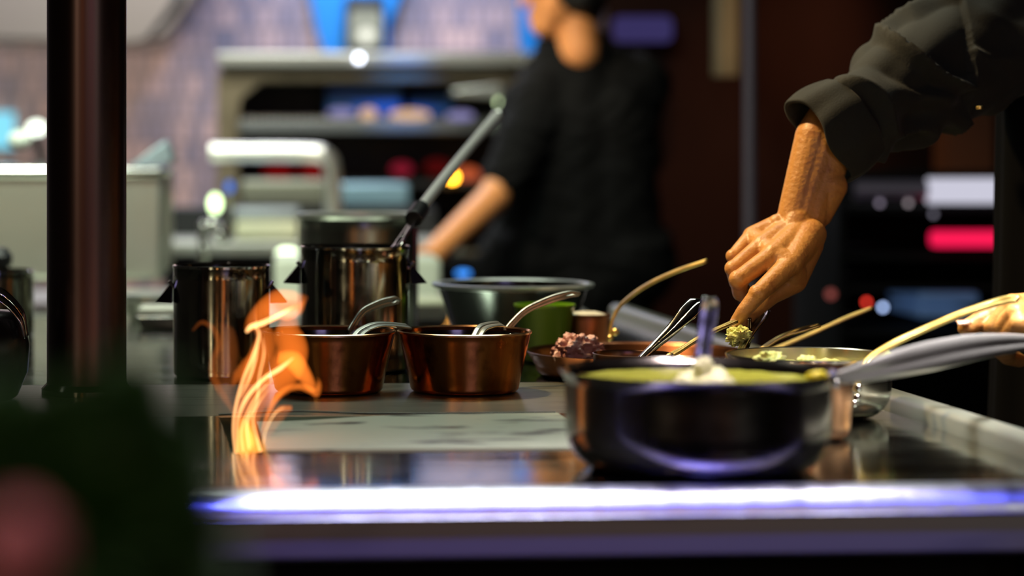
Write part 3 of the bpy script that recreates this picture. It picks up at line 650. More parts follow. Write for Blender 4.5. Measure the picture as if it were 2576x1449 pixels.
# fingernails
def nail(p, nrm, along, w_, l_, parent):
    nrm = Vector(nrm).normalized(); al = Vector(along); al = (al-nrm*al.dot(nrm)).normalized(); sd_ = nrm.cross(al); v = []; f = []
    for i in range(7):
        for j in range(7):
            a_ = (i/6-.5)*2; b_ = (j/6-.5)*2; x = a_*w_*math.sqrt(1-.25*b_*b_); v.append(p+sd_*x+al*b_*l_-nrm*(a_*a_*w_*.45))
    for i in range(6):
        for j in range(6): f.append((i*7+j, (i+1)*7+j, (i+1)*7+j+1, i*7+j+1))
    return MB().add(v, f).build('fingernail', NAIL, parent, solid=.0006, sharp=80)
ti = U(1851, 811, 2.738); di = (ti-U(1870, 784, 2.735)).normalized()
nail(ti+Vector((-.0040, -.0058, .0012)), (-.55, -.82, .18), di, .0046, .0058, W1)
nail(U(2424, 822, 2.458)+Vector((-.001, -.002, .0065)), (-.1, -.35, .9), (-1, 0, -.2), .0055, .007, W1)
# sleeve
def fold(p, seed=0, s=1.0):
    q_ = Vector((p.x*.64+p.z*.77, p.y, -p.x*.77+p.z*.64))
    w_ = noise.noise(q_*5+Vector((seed, 1, 2)))
    a_ = noise.noise(Vector((q_.x*16+q_.z*7+w_*1.5, q_.y*8, q_.z*9+seed+w_*2))); b_ = noise.noise(Vector((q_.x*7+3, q_.y*9, q_.z*24+seed)))
    return s*(.022*(max(0, 1-abs(a_)*3.6))**1.3-.007+.010*b_)
ctr = [((2050, 365), 92, 2.865), ((2100, 335), 92, 2.87), ((2150, 300), 104, 2.88), ((2205, 262), 122, 2.90), ((2262, 222), 138, 2.92), ((2330, 192), 146, 2.95), ((2395, 155), 150, 2.98), ((2460, 118), 155, 3.0), ((2520, 90), 158, 3.02), ((2590, 84), 145, 3.06), ((2660, 84), 120, 3.08)]
slv = MB().tube([U(a_[0], a_[1], d) for a_, r, d in ctr[2:]], [r/F*d for a_, r, d in ctr[2:]], 64, flat=.72, side=(-.6, 0, .8), n=14)
jk = [(Vector((.985, 3.08, 1.33)), .080, Vector((1.10, 3.08, 1.37)), .085), (Vector((1.10, 3.08, 1.37)), .085, Vector((1.28, 3.08, 1.33)), .080), (Vector((1.058, 3.08, 1.28)), .118, Vector((1.17, 3.08, 1.28)), .120), (Vector((1.058, 3.09, 1.0)), .118, Vector((1.17, 3.09, 1.0)), .120), (Vector((1.058, 3.08, 1.26)), .118, Vector((1.058, 3.09, .85)), .122),
      (Vector((1.17, 3.08, 1.26)), .120, Vector((1.17, 3.09, .85)), .13), (Vector((1.10, 3.08, 1.28)), .125, Vector((1.10, 3.09, .85)), .135), (lsh-Vector((0, 0, .01)), .078, lel, .066), (lel, .066, lel.lerp(lw, .35), .055), (Vector((1.10, 3.07, 1.40)), .075, Vector((1.10, 3.065, 1.445)), .064)]
skinned('jacket', jk, CLOTH, W1, .004, 4, .5, extra=slv, disp=lambda p, n_: fold(p, 0, 1.0) if p.x < .84 else fold(p, 4, .35)+.003)
# rolled cuff: open band, flaring towards the hand
def cuff(P0, P1, r0, r1, flat0, flat1, parent, name='cuff', side=(-.94, 0, .3)):
    v = []; f = []; N, sg_ = 14, 72; ax = (P1-P0).normalized(); a = Vector(side); a = (a-ax*a.dot(ax)).normalized(); b = ax.cross(a)
    for i in range(N+1):
        t_ = i/N; p = P0.lerp(P1, t_); r = r0+(r1-r0)*t_+.004*math.sin(math.pi*t_); fl_ = flat0+(flat1-flat0)*t_
        for k in range(sg_):
            th = 2*math.pi*k/sg_; wob = 1+.09*math.sin(th*2+1.0+t_)*t_+.05*math.sin(th*5+t_*2)*t_+.025*math.sin(th*9)
            v.append(p+(a*math.cos(th)+b*math.sin(th)*fl_)*r*wob+ax*.006*math.sin(th*3+.6)*t_)
    for i in range(N):
        for k in range(sg_): f.append((i*sg_+k, i*sg_+(k+1) % sg_, (i+1)*sg_+(k+1) % sg_, (i+1)*sg_+k))
    return MB().add(v, f).build(name, CLOTH, parent, solid=.005, sub=1, sharp=80)
cuff(U(2152, 296, 2.88), U(2056, 362, 2.865), 112/F*2.88, 112/F*2.865, .75, .72, W1, side=(-.6, 0, .8))
# front placket, apron edge
v = []; f = []; NA, NZ = 48, 30
for iz in range(NZ+1):
    z = 1.31-.86*iz/NZ; rad = .136+.02*max(0, (1.0-z))+.010*(iz/NZ)
    for k in range(NA+1):
        a_ = math.pi*(1.08-1.16*k/NA); cx_ = 1.056 if math.cos(a_) < 0 else 1.17
        rr = rad+.004*math.sin(a_*9+.8*math.sin(z*7))+.003*math.sin(a_*17+z*3)
        v.append(Vector((cx_+rr*math.cos(a_), 3.085-rr*math.sin(a_), z)))
for iz in range(NZ):
    for k in range(NA): q0 = iz*(NA+1)+k; f.append((q0, q0+1, q0+NA+2, q0+NA+1))
MB().add(v, f).build('apron', CLOTH2, W1, solid=.004, sharp=80)
for s_ in (-1, 1): MB().sheet([Vector((1.10+s_*.085, 2.942, 1.295)), Vector((1.10+s_*.082, 2.955, 1.36)), Vector((1.10+s_*.074, 3.0, 1.435)), Vector((1.10+s_*.070, 3.07, 1.47))], [.022, .022, .022, .022], (1, 0, 0)).build('apron_strap', CLOTH, W1, solid=.003, sharp=80)
tr = []
for s_ in (-1, 1): tr += chain([Vector((1.10+s_*.055, 3.1, .93)), Vector((1.10+s_*.095, 3.09, .5)), Vector((1.10+s_*.11, 3.12, .10))], [.12, .085, .065])
tr.append((Vector((1.05, 3.1, .95)), .122, Vector((1.2, 3.1, .95)), .125))
skinned('trousers', tr, CLOTH2, W1, .006, 3, .5, disp=lambda p, n_: fold(p, 9, .6))
skinned('hair', [(P_(-.03, 0, .06), .088, P_(.01, 0, .07), .080), (P_(-.05, .03, .0), .055, P_(-.05, -.03, .0), .055)], HAIR, W1, .004, 3)
for s_ in (-1, 1):
    MB().ball(P_(.086, .030*s_, .014), .0085, seg=12, rings=8).build('eye', mat('eye_white', (.5, .5, .48), 0, .2), W1)
shm = mat('shoe_leather', (.01, .01, .01), 0, .4)
for s_ in (-1, 1): skinned('shoe', [(Vector((1.10+s_*.11, 3.13, .045)), .044, Vector((1.10+s_*.12, 2.95, .04)), .040)], shm, W1, .006, 3)
MB().lathe(U(2464, 271, 2.86), [(0, -.002), (.0038, -.002), (.0042, 0), (.0038, .002), (0, .0025)], 24).build('snap_button', BRASS, W1)

# spoon held by the hand with mash on it
hs = thing('tasting_spoon', 'steel spoon held by the reaching hand, its rounded handle end beside the fingertip', 'spoon', U(1862, 895, 2.70))
MB().sheet([U(1862, 900, 2.66), U(1872, 872, 2.70), U(1890, 840, 2.74), U(1908, 812, 2.77), U(1918, 792, 2.79), U(1922, 782, 2.80)], [.009, .010, .014, .020, .019, .008], (.9, -.3, .3), cup=.003, n=8).build('handle', STEELP, hs, solid=.002, sharp=80)
MB().ball(U(1858, 905, 2.64), .013, 1.2, .9, .5).build('spoon_bowl', STEELP, hs)
tag(MB().sheet([U(1886, 800, 2.75), U(1886, 840, 2.735), U(1880, 868, 2.72), U(1868, 890, 2.70)], [.004, .005, .006, .007], (.95, -.2, .1)).build('tasting_knife', STEELD, solid=.0015, sharp=80), 'thin dark steel blade hanging under the fingertip beside the held spoon', 'knife')
tag(blob(U(1860, 846, 2.725), .0125, MASH, 'held_mash', .45, 3.2, 1.1, .9, .85, seed=11), 'lump of green mash pinched just below the index fingertip', 'mash lump')

# cook in the background, back towards us
XB = .775; YB = 6.3
W2 = thing('person', 'person in black turned away at the back counter, bare forearm stretched to the left', 'person', Vector((XB, YB, 0)))
hcb = U(1418, -12, 6.25); C2, P2 = head_cones(hcb, (-.92, .38, 0), 1.0)
el2 = U(1240, 500, 6.1); w2 = U(1090, 640, 5.85)
bb = C2+chain([Vector((XB, YB, 1.40)), Vector((XB, YB, 1.2)), Vector((XB, YB, .95))], [.08, .12, .12])+chain([U(1385, 230, 6.26), el2, w2], [.040, .041, .030])
hand0 = w2
for i in range(4):
    a_ = U(1066, 668+9*i, 5.8); bb += chain([hand0, a_, U(1052+8*i, 690+6*i, 5.77), U(1062+8*i, 706+4*i, 5.78)], [.026, .018, .012, .010])
bb += chain([hand0, U(1052, 640, 5.8), U(1044, 662, 5.78)], [.025, .013, .010])
bb += chain([U(1590, 215, 6.3), Vector((XB+.19, 6.55, 1.12)), Vector((XB+.05, 6.70, 1.05))], [.055, .045, .03])
for i in range(4): bb += chain([Vector((XB+.05, 6.70, 1.05)), Vector((XB-.01-.01*i, 6.76, 1.03-.016*i)), Vector((XB-.05, 6.80, 1.01-.014*i))], [.022, .011, .009])
for s_ in (-1, 1): bb += chain([Vector((XB+s_*.09, YB, .92)), Vector((XB+s_*.10, YB, .5)), Vector((XB+s_*.11, YB, .10))], [.085, .055, .04])
skinned('body', bb, SKIN2, W2, .004, 4)
jb = [(Vector((XB, YB, 1.40)), .105, Vector((XB, YB, 1.2)), .135), (U(1385, 215, 6.28), .085, U(1600, 215, 6.3), .085), (Vector((XB-.08, YB, 1.25)), .125, Vector((XB-.085, YB, .9)), .125), (Vector((XB+.08, YB, 1.25)), .125, Vector((XB+.09, YB, .9)), .13), (Vector((XB, YB, 1.25)), .13, Vector((XB, YB, .8)), .14), (Vector((XB-.12, YB, .88)), .13, Vector((XB+.12, YB, .88)), .14),
      (U(1372, 225, 6.26), .072, U(1272, 450, 6.13), .058), (U(1590, 215, 6.3), .075, Vector((XB+.19, 6.54, 1.13)), .065), (U(1436, 150, 6.29), .066, U(1450, 170, 6.3), .10), (U(1395, 170, 6.28), .06, U(1520, 175, 6.3), .07)]
skinned('jacket', jb, mat('black_cook_jacket', (.002, .0023, .0026), 0, .9, spec=.2), W2, .006, 4, disp=lambda p, n_: fold(p, 2, .35)+.004)
tb = []
for s_ in (-1, 1): tb += chain([Vector((XB+s_*.085, YB, .93)), Vector((XB+s_*.095, YB, .5)), Vector((XB+s_*.11, YB, .08))], [.13, .09, .07])
skinned('trousers', tb, CLOTH2, W2, .008, 3)
for s_ in (-1, 1): skinned('shoe', [(Vector((XB+s_*.11, YB-.02, .045)), .045, Vector((XB+s_*.12, YB+.17, .04)), .040)], shm, W2, .008, 3)
skinned('hair', [(P2(-.03, 0, .055), .092, P2(.005, 0, .075), .085), (P2(-.055, .03, .0), .06, P2(-.055, -.03, .0), .06), (P2(-.06, 0, -.03), .05, P2(-.055, 0, .0), .06), (P2(-.02, -.06, .02), .04, P2(-.04, -.05, -.01), .04)], HAIR, W2, .005, 3)

# ---------------------------------------------------------------- left end of the range
dk = thing('black_kettle', 'black round pan with a steel loop handle at the left frame edge', 'pan', Vector((U(-60, 0, 2.66).x, 2.66, TOP+.001)))
kc = Vector(dk.location)
MB().lathe(kc, [(0, 0), (.040, 0), (.046, .004), (.057, .03), (.059, .06), (.054, .088), (.045, .096), (0, .100)], 64).build('pan_body', BLACKM, dk, sharp=60)
MB().sheet([kc+Vector((-.03, -.02, .104)), kc+Vector((0, -.035, .122)), kc+Vector((.03, -.04, .117)), kc+Vector((.052, -.035, .095)), kc+Vector((.058, -.03, .070))], [.014, .018, .02, .018, .012], (.1, .7, .6)).build('handle', STEELP, dk, solid=.002, sharp=80)
tallpot(-20, 683, 3.55, 210, 'steel pot with a bright rim behind the black pan at the left frame edge', lugs=False, m=STEELD)
cn = thing('steel_canister', 'slim dark canister with a domed cap, behind the pots at the far left edge', 'canister', Vector((U(-6, 0, 3.8).x, 3.8, TOP+.0005)))
cc_ = Vector(cn.location)
MB().lathe(cc_, [(0, 0), (.019, 0), (.019, .085), (.017, .09), (0, .09)], 40).build('canister_body', STEELD, cn)
MB().lathe(cc_, [(0, .0905), (.022, .0905), (.024, .105), (.014, .118), (0, .12)], 40).build('cap', BLACKP, cn)

# ---------------------------------------------------------------- back line: counter, cabinet, oven, small things
GREY = mat('pale_steel', (.46, .47, .41), .85, .40, 6, (.50, .51, .46), .5)
PALE = mat('pale_enamel', (.66, .66, .55), .2, .4)
ctr_b = thing('back_counter', 'low pale steel counter running behind the island', 'counter', Vector((-.1, 5.3, 0)))
MB().box((-2.2, 4.6, .80), (.62, 5.6, .845)).build('counter_top', GREY, ctr_b, bevel=.004)
MB().box((-2.15, 4.65, .0), (.58, 5.55, .799)).build('counter_body', STEELD, ctr_b)
def cab(x0, y0, x1, y1, D, dp, name, label, cat, m=GREY, lip=True):
    p = U((x0+x1)/2, y1, D+dp/2); o = thing(name, label, cat, p); boxpx(x0, y0, x1, y1, D, dp).build('cabinet_body' if lip else 'box_body', m, o, bevel=.01)
    if lip: boxpx(x0-4, y0-8, x1+4, y0+24, D-.012, dp+.024).build('top_lip', STEELP, o, bevel=.012)
    return o
cab(-160, 425, 408, 705, 4.75, .5, 'steel_cabinet', 'pale steel cabinet behind the bronze post, bright along its top lip', 'cabinet')
# angled flap on it
pf = [U(322, 418, 4.9), U(418, 352, 4.9), U(436, 395, 4.9), U(430, 412, 4.9)]
tag(MB().prism(pf, (0, .22, 0)).build('angled_flap', mat('blue_grey_metal', (.30, .37, .42), .5, .4), bevel=.004), 'blue-grey slanted metal flap on top of the steel cabinet', 'flap')
dl = thing('desk_lamp', 'small twin-headed white lamp on a black arm, on the cabinet left of the post', 'lamp', U(105, 417, 4.95))
MB().tube([U(108, 417, 4.95), U(100, 380, 4.95), U(88, 345, 4.95)], .007, 10).build('arm', BLACKP, dl)
LW = emis('lamp_white', (.9, 1, .85), 2.2)
for (x, y, r, m_) in ((92, 322, 24, LW), (50, 352, 28, mat('lamp_shade_white', (.7, .75, .66), 0, .4))): MB().ball(U(x, y, 4.93), r/F*4.93, 1.1, 1, .9).build('lamp_head', m_, dl)
MB().lathe(U(105, 417, 4.95), [(0, 0), (.03, 0), (.028, .006), (0, .008)], 32).build('lamp_base', BLACKP, dl)
tag(boxpx(-60, 282, 34, 372, 8.96, .04).build('wall_screen', emis('cyan_screen', (.25, .75, .95), 1.1)), 'small glowing cyan screen at the left frame edge', 'screen')
lt = thing('wall_floodlight', 'bright cyan-white fitting high on the tiled wall left of the post', 'light fitting', U(15, 60, 8.7))
MB().ball(U(10, 30, 8.7), 44/F*8.7, 1, .6, 1).build('lamp_head', emis('cyan_lamp', (.55, .85, 1), 1.0), lt)
MB().tube([U(0, 60, 8.7), U(18, 110, 8.97)], .02, 10, n=2).build('bracket', BLACKP, lt)
tag(MB().ball(U(92, 6, 8.6), 34/F*8.6, 1, .8, .7).build('round_bulb', emis('green_white', (.85, 1, .8), 1.6)), 'round white bulb at the top of the picture beside the bronze post', 'bulb')
# sloped hood underside at top left, dark bar
sh_ = thing('extractor_hood', 'beige sloping extractor hood corner above the tiled wall', 'extractor hood', U(300, 60, 8.3))
MB().prism([U(-150, -260, 8.2), U(620, -260, 8.2), U(480, 0, 8.2), U(420, 90, 8.2), U(330, 112, 8.2), U(-150, 96, 8.2)], (0, .6, 0)).build('hood_panel', mat('beige_panel', (.30, .25, .21), .3, .5), sh_, bevel=.01)
MB().tube([U(455, -20, 8.0), U(440, 15, 8.0), U(372, 98, 8.05)], [.02, .018, .008], 12).build('support_bar', mat('dark_bar', (.05, .045, .045), .3, .5), sh_)
# small items on the back counter seen between post and pots
it = [(330, 706, 412, 742, 4.85, 'oval pale dish on the back counter, farthest of the small trays beside the post'), (340, 768, 420, 800, 4.3, 'round white dish on the island behind the post'), (368, 838, 440, 880, 3.7, 'square steel tray with bright front edge beside the tall pot')]
tr1 = thing('food_tray', 'square steel tray with a bright front edge between the post and the tall pot', 'tray', Vector((U(405, 0, 3.72).x, 3.74, TOP+.0005)))
a_ = Vector(tr1.location)
MB().prism([a_+Vector((-.030, -.05, 0)), a_+Vector((.05, -.05, 0)), a_+Vector((.056, -.056, .018)), a_+Vector((-.036, -.056, .018))], (0, .11, 0)).build('tray_body', STEELP, tr1, bevel=.002)
MB().box(a_+Vector((-.034, -.05, .0185)), a_+Vector((.054, .05, .030))).build('tray_lid', PALE, tr1, bevel=.004)
for (x, y, D, r, hh, lab) in ((388, 800, 4.05, .038, .030, 'round white tub with dark gap below, stacked behind the square tray'), (370, 742, 4.72, .05, .04, 'pale round tub on the back counter beside the post')):
    zb = TOP+.0005 if D < 4.2 else .846
    p = Vector((U(x, 0, D if D < 4.2 else 4.9).x, D if D > 4.2 else 3.9, zb))
    if D > 4.2: p = Vector((U(x, 0, 4.68).x, 4.68, zb))
    o = thing('food_tub', lab, 'tub', p)
    MB().lathe(p, [(0, 0), (r*.8, 0), (r*.85, .004), (r, hh*.8), (r*1.04, hh*.85), (r*1.04, hh), (0, hh)], 40).build('tub_body', PALE, o, sharp=40)
    MB().lathe(p, [(0, hh+.0005), (r*1.05, hh+.0005), (r*1.05, hh+.008), (r*.9, hh+.011), (0, hh+.011)], 40).build('lid', GREY, o)

# grill oven at the back, its front turned a little to the right
og = thing('charcoal_oven', 'large steel charcoal oven with a wide dark opening and grill rack, behind the far cook', 'oven', U(940, 600, 7.6))
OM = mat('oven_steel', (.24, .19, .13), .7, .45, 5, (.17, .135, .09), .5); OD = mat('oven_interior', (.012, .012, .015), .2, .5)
OY0 = 7.2
boxpx(545, 132, 1360, 166, OY0-.06, .9).build('top_shelf', mat('shelf_steel', (.45, .44, .41), .6, .38), og, bevel=.008)
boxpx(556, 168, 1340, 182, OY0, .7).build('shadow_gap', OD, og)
def frame(outer, inner, D, dp):      # a frame plate: outer and inner outlines with equal counts
    n = len(outer); m = MB(); v = [U(x, y, D) for x, y in outer]+[U(x, y, D) for x, y in inner]; v += [p+Vector((0, dp, 0)) for p in v]; f = []
    for i in range(n):
        j = (i+1) % n; f += [(i, j, n+j, n+i), (2*n+j, 2*n+i, 3*n+i, 3*n+j), (i, 2*n+i, 2*n+j, j), (n+i, n+j, 3*n+j, 3*n+i)]
    return m.add(v, f)
frame([(545, 184), (700, 184), (1230, 184), (1350, 184), (1350, 300), (1350, 640), (545, 640), (545, 300)], [(605, 250), (660, 206), (1230, 206), (1300, 240), (1300, 300), (1300, 640-8), (600, 640-8), (600, 300)], OY0, .06).build('front_frame', OM, og, bevel=.004)
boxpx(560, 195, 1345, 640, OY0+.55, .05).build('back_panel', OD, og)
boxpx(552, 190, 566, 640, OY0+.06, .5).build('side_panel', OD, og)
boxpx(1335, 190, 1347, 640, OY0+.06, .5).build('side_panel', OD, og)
boxpx(600, 302, 1300, 334, OY0+.01, .5).build('grill_shelf', mat('shelf_dark_steel', (.20, .21, .22), .8, .4), og, bevel=.004)
g_ = MB()
for i in range(44):
    x = 612+i*15.5; p = U(x, 298, OY0+.02); g_.tube([p, p+Vector((0, .45, 0))], .005, 8, n=2)
g_.build('rack_bar', STEEL, og)
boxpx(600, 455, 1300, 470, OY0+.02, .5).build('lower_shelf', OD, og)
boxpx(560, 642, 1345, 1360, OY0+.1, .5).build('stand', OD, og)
BC = mat('blue_reflection', (.05, .25, .8), 0, .4)  # blue reflection in the oven put in as coloured boxes
tag(boxpx(822, 215, 1010, 291, OY0+.18, .2).build('blue_reflection_box', BC, bevel=.01), 'blue box standing for the reflection inside the oven opening, left of its twin', 'bin')
tag(boxpx(1030, 240, 1140, 291, OY0+.22, .2).build('blue_reflection_box', BC, bevel=.01), 'smaller blue box standing for the reflection inside the oven opening nearest the far cook', 'bin')
AM = emis('amber_glow', (1, .62, .35), .75); VW = emis('violet_glow', (.55, .50, 1), .45)  # brightness of the rack items is put in as emission
for (x0, x1, y0, y1, m_, lab) in ((825, 895, 276, 300, VW, 'violet glowing item on the grill rack, farthest from the cook'), (905, 950, 275, 308, AM, 'glowing orange piece on the grill rack, second from the opening corner'), (978, 1085, 280, 308, AM, 'longest glowing orange piece on the grill rack'), (1125, 1195, 284, 310, VW, 'violet glowing item on the grill rack beside the ladle end')):
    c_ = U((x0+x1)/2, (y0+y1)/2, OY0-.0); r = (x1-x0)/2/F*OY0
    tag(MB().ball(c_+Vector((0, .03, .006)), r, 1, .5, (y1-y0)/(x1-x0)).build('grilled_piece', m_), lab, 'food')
# plate leaning on the rack next to the cook
tag(MB().prism([U(1140, 225, 7.05), U(1262, 212, 7.05), U(1262, 246, 7.05), U(1140, 240, 7.05)], (0, .15, 0)).build('slanted_tray', GREY, bevel=.004), 'pale slanted steel tray at the oven opening just left of the far cook', 'tray')
# embers
for (x, y, r, cl, s_, lab) in ((1010, 425, 22, (.9, .04, .10), .22, 'dim red glow spot low in the oven'), (1100, 420, 26, (.45, .02, .02), .14, 'dark red ember behind the ladle'), (1175, 440, 26, (1, .18, .06), .5, 'orange ember beside the far cook elbow'), (700, 432, 30, (.5, .01, .01), .25, 'dark red ember under the chrome pipe'), (790, 430, 28, (.5, .01, .01), .3, 'dark red ember by the bend of the chrome pipe')):
    MB().ball(U(x, y, OY0+.25), r/F*OY0, 1.3, .6, .8).build('ember', emis('ember', cl, s_), og)['label'] = lab
MB().ball(U(1138, 446, 7.19), .014, seg=16).build('light_dot', emis('amber', (1, .42, .02), 16), og)['label'] = 'round amber lamp'
# chrome pipe in front of the oven
tag(MB().tube([U(530, 384, 6.4), U(620, 384, 6.4), U(700, 384, 6.4), U(780, 386, 6.4), U(815, 392, 6.4), U(834, 425, 6.4), U(838, 540, 6.4), U(838, 593, 6.4)], .0235, 24).build('chrome_pipe', mat('bright_chrome', (.85, .86, .80), .9, .28)), 'thick chrome pipe bending down in front of the oven', 'pipe')
# work surface items before the oven
bl = thing('back_workbench', 'steel workbench standing in front of the charcoal oven', 'workbench', Vector((.3, 6.6, 0)))
MB().box((-.35, 6.15, .90), (.47, 7.0, .932)).build('bench_top', GREY, bl, bevel=.004)
MB().box((-.30, 6.25, 0), (.43, 6.95, .8995)).build('bench_body', OD, bl)
MB().box((-.30, 6.6, .9325), (.43, 6.98, 1.006)).build('riser_shelf', OD, bl)
def tray(x0, y0, x1, y1, D, dp, m, name, lab, cat):
    o = boxpx(x0, y0, x1, y1, D, dp).build(name, m, bevel=.01); return tag(o, lab, cat)
tray(605, 455, 838, 522, 6.7, .25, mat('olive_metal', (.26, .26, .20), .4, .45), 'steel_bin', 'dull grey-green steel bin on the workbench under the chrome pipe', 'bin')
tray(846, 462, 1030, 519, 6.75, .2, mat('blue_grey_bin', (.22, .36, .46), .3, .45), 'food_bin', 'blue-grey bin on the workbench behind the widest pot', 'bin')
tray(585, 526, 756, 556, 6.3, .25, mat('grey_lid', (.28, .31, .33), .6, .4), 'tray_lid', 'grey lid lying on the cream tray on the workbench', 'lid')
tray(592, 558, 750, 606, 6.25, .3, mat('cream_enamel', (.86, .84, .60), 0, .4), 'cream_tray', 'cream-coloured deep tray on the workbench left of the pots', 'tray')
tray(1030, 755, 1128, 818, 3.75, .15, mat('cream_board', (.62, .62, .42), 0, .5), 'cutting_board', 'cream cutting board standing between the ladle pot and tapered bowl', 'cutting board')
tray(690, 650, 1110, 771, 5.0, .25, mat('cream_box', (.66, .68, .56), 0, .5), 'storage_box', 'long pale box on the back counter behind the tall pots', 'box')
GW = emis('green_white_glow', (.72, 1, .5), 5)
for (x, y, D, rx, rz, m_, lab) in ((541, 512, 6.2, 18, 34, GW, 'oval greenish-white glow left of the cream tray'), (722, 637, 5.6, 33, 20, emis('white_glow', (.82, 1, .66), 4), 'rounded greenish-white glow left of the ladle pot'),
                              (577, 470, 6.3, 12, 22, emis('blue_glow', (.05, .25, 1), 1.0), 'small blue glow above the oval one'), (1165, 687, 5.4, 24, 12, emis('blue_glow_low', (.05, .3, 1), 1.6), 'small blue light under the far cook forearm')):
    o = thing('glow_spot', lab, 'lamp', U(x, y+rz, D))  # oval highlight and other bright spots put in as glowing balls on stems
    MB().ball(U(x, y, D), rx/F*D*.8, 1, .6, rz/rx*.85).build('glass', m_, o)
    zs = .933 if D > 6.1 else .846 if D < 5.61 else .0
    MB().tube([U(x, y+rz*.8, D), Vector((U(x, y, D).x, D, zs))], .006, 10, n=2).build('stem', STEEL, o)
tp = thing('water_tap', 'slim chrome tap standing left of the workbench', 'tap', U(512, 690, 5.2))
MB().tube([U(512, 700, 5.2), U(512, 640, 5.2), U(512, 590, 5.2), U(530, 562, 5.2), U(560, 575, 5.2), U(566, 610, 5.2)], .011, 14).build('spout', STEELP, tp)
for (x, y) in ((512, 570), (512, 625), (553, 592)): MB().ball(U(x, y, 5.18), .012, seg=12, rings=8).build('knob', STEELP, tp)
# blue light on the wall painted as panels, and the lantern
bn = thing('blue_light_panel', 'bright blue light painted as an arched panel on the tiled wall above the oven', 'painted light', U(905, 170, 8.9))
MB().prism([U(775, -260, 8.9), U(1040, -260, 8.9), U(1010, -20, 8.9), U(980, 60, 8.9), U(975, 168, 8.9), U(830, 168, 8.9), U(800, 90, 8.9), U(782, 0, 8.9)], (0, .10, 0)).build('panel', mat('blue_light_paint', (.006, .20, .50), 0, .4), bn)
tag(MB().prism([U(1305, -200, 8.85), U(1400, -200, 8.85), U(1400, 165, 8.85), U(1325, 165, 8.85), U(1308, 90, 8.85)], (0, .1, 0)).build('blue_light_strip', mat('blue_light_paint_strip', (.006, .18, .44), 0, .4)), 'narrow strip of painted blue light on the wall just left of the far cook head', 'painted light')
ln = thing('square_lantern', 'square dark-framed lantern with a milky glass in front of the painted blue light', 'lantern', U(920, 125, 8.4))
boxpx(872, -10, 968, 128, 8.5, .40).build('lantern_frame', BLACKP, ln, bevel=.01)
boxpx(880, 24, 960, 116, 8.46, .03).build('glass', emis('milky_glass', (.78, .82, .68), .55), ln, bevel=.03)
MB().ball(U(922, 88, 8.42), 17/F*8.4, seg=16).build('bulb', emis('lantern_bulb', (1, 1, .85), 1.3), ln)
MB().ball(U(903, 146, 7.13), .010, seg=16).build('light_dot', emis('small_bulb', (.8, .85, 1), 9), og)['label'] = 'round white lamp'
for (x, y, s_, lab) in ((1253, 297, 16, 'pinpoint green-white light at the far end of the ladle'), (1257, 258, 3.5, 'faint round light just above the ladle end')):  # reflected bright points put in as small glowing balls
    MB().ball(U(x, y, 7.19), .009, seg=16).build('light_dot', emis('pin', (.8, 1, .55), s_), og)['label'] = lab

# ---------------------------------------------------------------- right background
tag(MB().lathe(Vector((U(1886, 0, 5.4).x, 5.4, 0)), [(0, 0), (.014, 0), (.014, 2.95), (0, 2.95)], 32).build('vertical_pipe', mat('lilac_steel', (.16, .13, .17), .5, .45)), 'slim lilac-grey pipe standing floor to ceiling behind the reaching arm', 'pipe')
tag(boxpx(1808, -300, 1856, 190, 6.8, .1).build('cream_wall_strip', mat('cream_strip', (.16, .14, .08), 0, .6)), 'dull cream vertical strip on the brown wall left of the pipe', 'wall strip')
tag(boxpx(1545, 40, 1695, 105, 6.95, .05).build('violet_glow_panel', emis('violet_glow_panel', (.14, .11, .40), .26), bevel=.02), 'dim violet glow panel on the dark wall beside the far cook head', 'screen')  # glow on the wall put in as an emissive panel
rk = thing('equipment_rack', 'dark open equipment rack behind the near cook, with lit shelves', 'rack', U(2330, 1200, 5.8))
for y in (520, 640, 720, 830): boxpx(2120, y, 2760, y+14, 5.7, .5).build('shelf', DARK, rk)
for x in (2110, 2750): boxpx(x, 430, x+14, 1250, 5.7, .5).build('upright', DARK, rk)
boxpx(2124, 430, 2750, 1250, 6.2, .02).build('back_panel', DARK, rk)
tag(MB().tube([U(2150, 478, 5.68), U(2330, 478, 5.68)], .022, 20, n=2).build('steel_tube_shelf', mat('lilac_tube', (.5, .42, .6), .8, .35)), 'dim lilac rail leading to the white tube lamp on the rack', 'rail')
tag(MB().tube([U(2335, 480, 5.68), U(2420, 480, 5.68), U(2640, 480, 5.68)], .030, 20, n=2).build('tube_lamp', emis('tube_lamp', (.75, .74, .88), .8)), 'white tube lamp on the rack behind the near cook', 'lamp')
tag(boxpx(2350, 582, 2640, 622, 5.66, .05).build('red_display', emis('red_display', (1, .012, .09), 1.0), bevel=.01), 'glowing crimson display panel on the rack', 'display')
BLP = mat('blue_grey_panel', (.10, .16, .30), .3, .4, emit=(.04, .08, .17, .5))  # faint blue light put into the drawers as emission
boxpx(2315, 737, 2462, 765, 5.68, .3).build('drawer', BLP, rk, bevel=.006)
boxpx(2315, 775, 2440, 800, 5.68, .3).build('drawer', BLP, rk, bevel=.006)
for (x, y, cl, s_, lab, r) in ((2180, 760, (1, .05, .03), 3.2, 'red pilot light behind the brass handle tip', .006), (2221, 773, (.45, .6, 1), 4.5, 'pale blue pilot light touching the brass handle tip', .006), (2090, 740, (.5, .12, .10), .7, 'faint reddish pilot light right of the hand', .010),
                           (2213, 511, (.45, .38, .5), 1.1, 'dim lilac pilot light, leftmost under the tube lamp', .006), (2285, 511, (.5, .42, .45), 1.3, 'dim lilac pilot light, middle one under the tube lamp', .006), (2348, 539, (.35, .33, .42), 1.0, 'dim lilac pilot light, lowest under the tube lamp', .006)):
    MB().ball(U(x, y, 5.69), r, seg=16).build('pilot_light', emis('pilot', cl, s_), rk)['label'] = lab
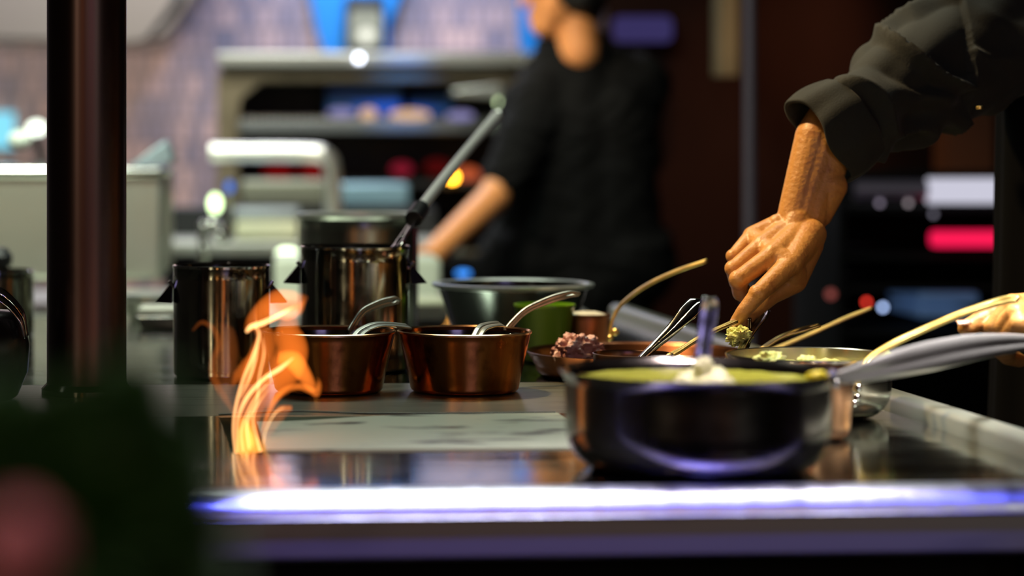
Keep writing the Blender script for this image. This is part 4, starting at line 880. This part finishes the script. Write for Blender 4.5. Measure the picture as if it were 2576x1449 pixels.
tag(boxpx(2385, 180, 2500, 460, 6.7, .15).build('brown_column', mat('reddish_column', (.12, .035, .012), 0, .5)), 'reddish-brown column seen below the near cook arm', 'column')

# ---------------------------------------------------------------- foreground: bar counter and potted plant
bar = thing('bar_counter', 'dark bar counter in front of the range, holding the blurred plant', 'bar counter', Vector((-.3, .72, 0)))
MB().box((-1.2, .42, .905), (.4, 1.0, .93)).build('counter_top', mat('dark_wood_top', (.04, .025, .02), 0, .5), bar, bevel=.004)
MB().box((-1.15, .47, 0), (.35, .95, .9045)).build('counter_body', DARK, bar)
PC = Vector((U(190, 0, .76).x, .76, .931))
pt = thing('potted_plant', 'out-of-focus dark green leafy plant with a pink bloom, closest thing to the viewer', 'plant', PC)
MB().lathe(PC, [(0, 0), (.028, 0), (.030, .003), (.038, .07), (.040, .071), (.040, .078), (.036, .078), (.033, .065), (0, .065)], 48).build('pot', mat('dark_pot', (.02, .015, .015), 0, .5), pt, sharp=50)
LG = mat('dark_leaf', (.015, .065, .006), 0, .5, 30, (.02, .09, .008), .5)
lf = MB()
rnd = random.Random(3)
def leaf(m, p, d, l, w_):
    d = Vector(d).normalized(); sd_ = d.cross(Vector((rnd.uniform(-.5, .5), rnd.uniform(-.5, .5), 1))).normalized(); nn = sd_.cross(d)
    v = []; f = []
    for i in range(7):
        t_ = i/6; ww = w_*math.sin(math.pi*min(1, t_*.92+.08))**.7; q_ = p+d*l*t_-nn*l*.35*t_*t_
        for j in (-1, 0, 1): v.append(q_+sd_*ww*j+nn*ww*.25*abs(j))
    n0 = len(v); v += [p_-nn*.0006 for p_ in v]
    for i in range(6):
        for j in range(2):
            q0 = (i*3+j, (i+1)*3+j, (i+1)*3+j+1, i*3+j+1); f.append(q0); f.append(tuple(x+n0 for x in q0[::-1]))
        f.append((i*3, i*3+n0, (i+1)*3+n0, (i+1)*3)); f.append((i*3+2, (i+1)*3+2, (i+1)*3+2+n0, i*3+2+n0))
    m.add(v, f)
for i in range(1100):
    x = rnd.uniform(-330, 500); yt = 1000+40*abs((x-330)/300) if x < 370 else 1000+(x-370)*1.6
    y = rnd.uniform(yt, 1500); p = U(x, y, .76+rnd.uniform(-.03, .03)); d = (p-U(220, 1500, .76)).normalized()+Vector((rnd.uniform(-.5, .5), rnd.uniform(-.5, .5), rnd.uniform(-.2, .6)))
    leaf(lf, p, d, rnd.uniform(.010, .018), rnd.uniform(.005, .009))
lf.build('foliage', LG, pt, sharp=80)
stm = MB()
for i in range(10): 
    e_ = U(rnd.uniform(0, 380), rnd.uniform(1130, 1350), .76); stm.tube([PC+Vector((0, 0, .062)), PC.lerp(e_, .5)+Vector((0, 0, .01)), e_], [.0022, .0012], 8)
stm.build('stem', mat('dark_stem', (.02, .03, .01), 0, .6), pt)
fw = MB(); pk = U(30, 1365, .67)
for i in range(16):
    a_ = i*2.4; leaf(fw, pk, Vector((math.cos(a_), math.sin(a_)*.6-.3, .8*math.sin(a_*1.7))), .014, .007)
fw.build('bloom', mat('pink_petals', (.50, .16, .18), 0, .5), pt)
spot('bloom_fill', (-.5, .3, 1.9), tuple(pk), 9, (1, .8, .75), 12, .8)  # added spot brightening the bloom
spot('leaf_fill', (-.1, 1.1, 1.9), (-.06, .76, 1.10), 6, (.8, 1, .5), 20, .8)  # unseen spot added to light the leaves from above

for o in list(bpy.data.objects):
    if '_w' in o: del o['_w']
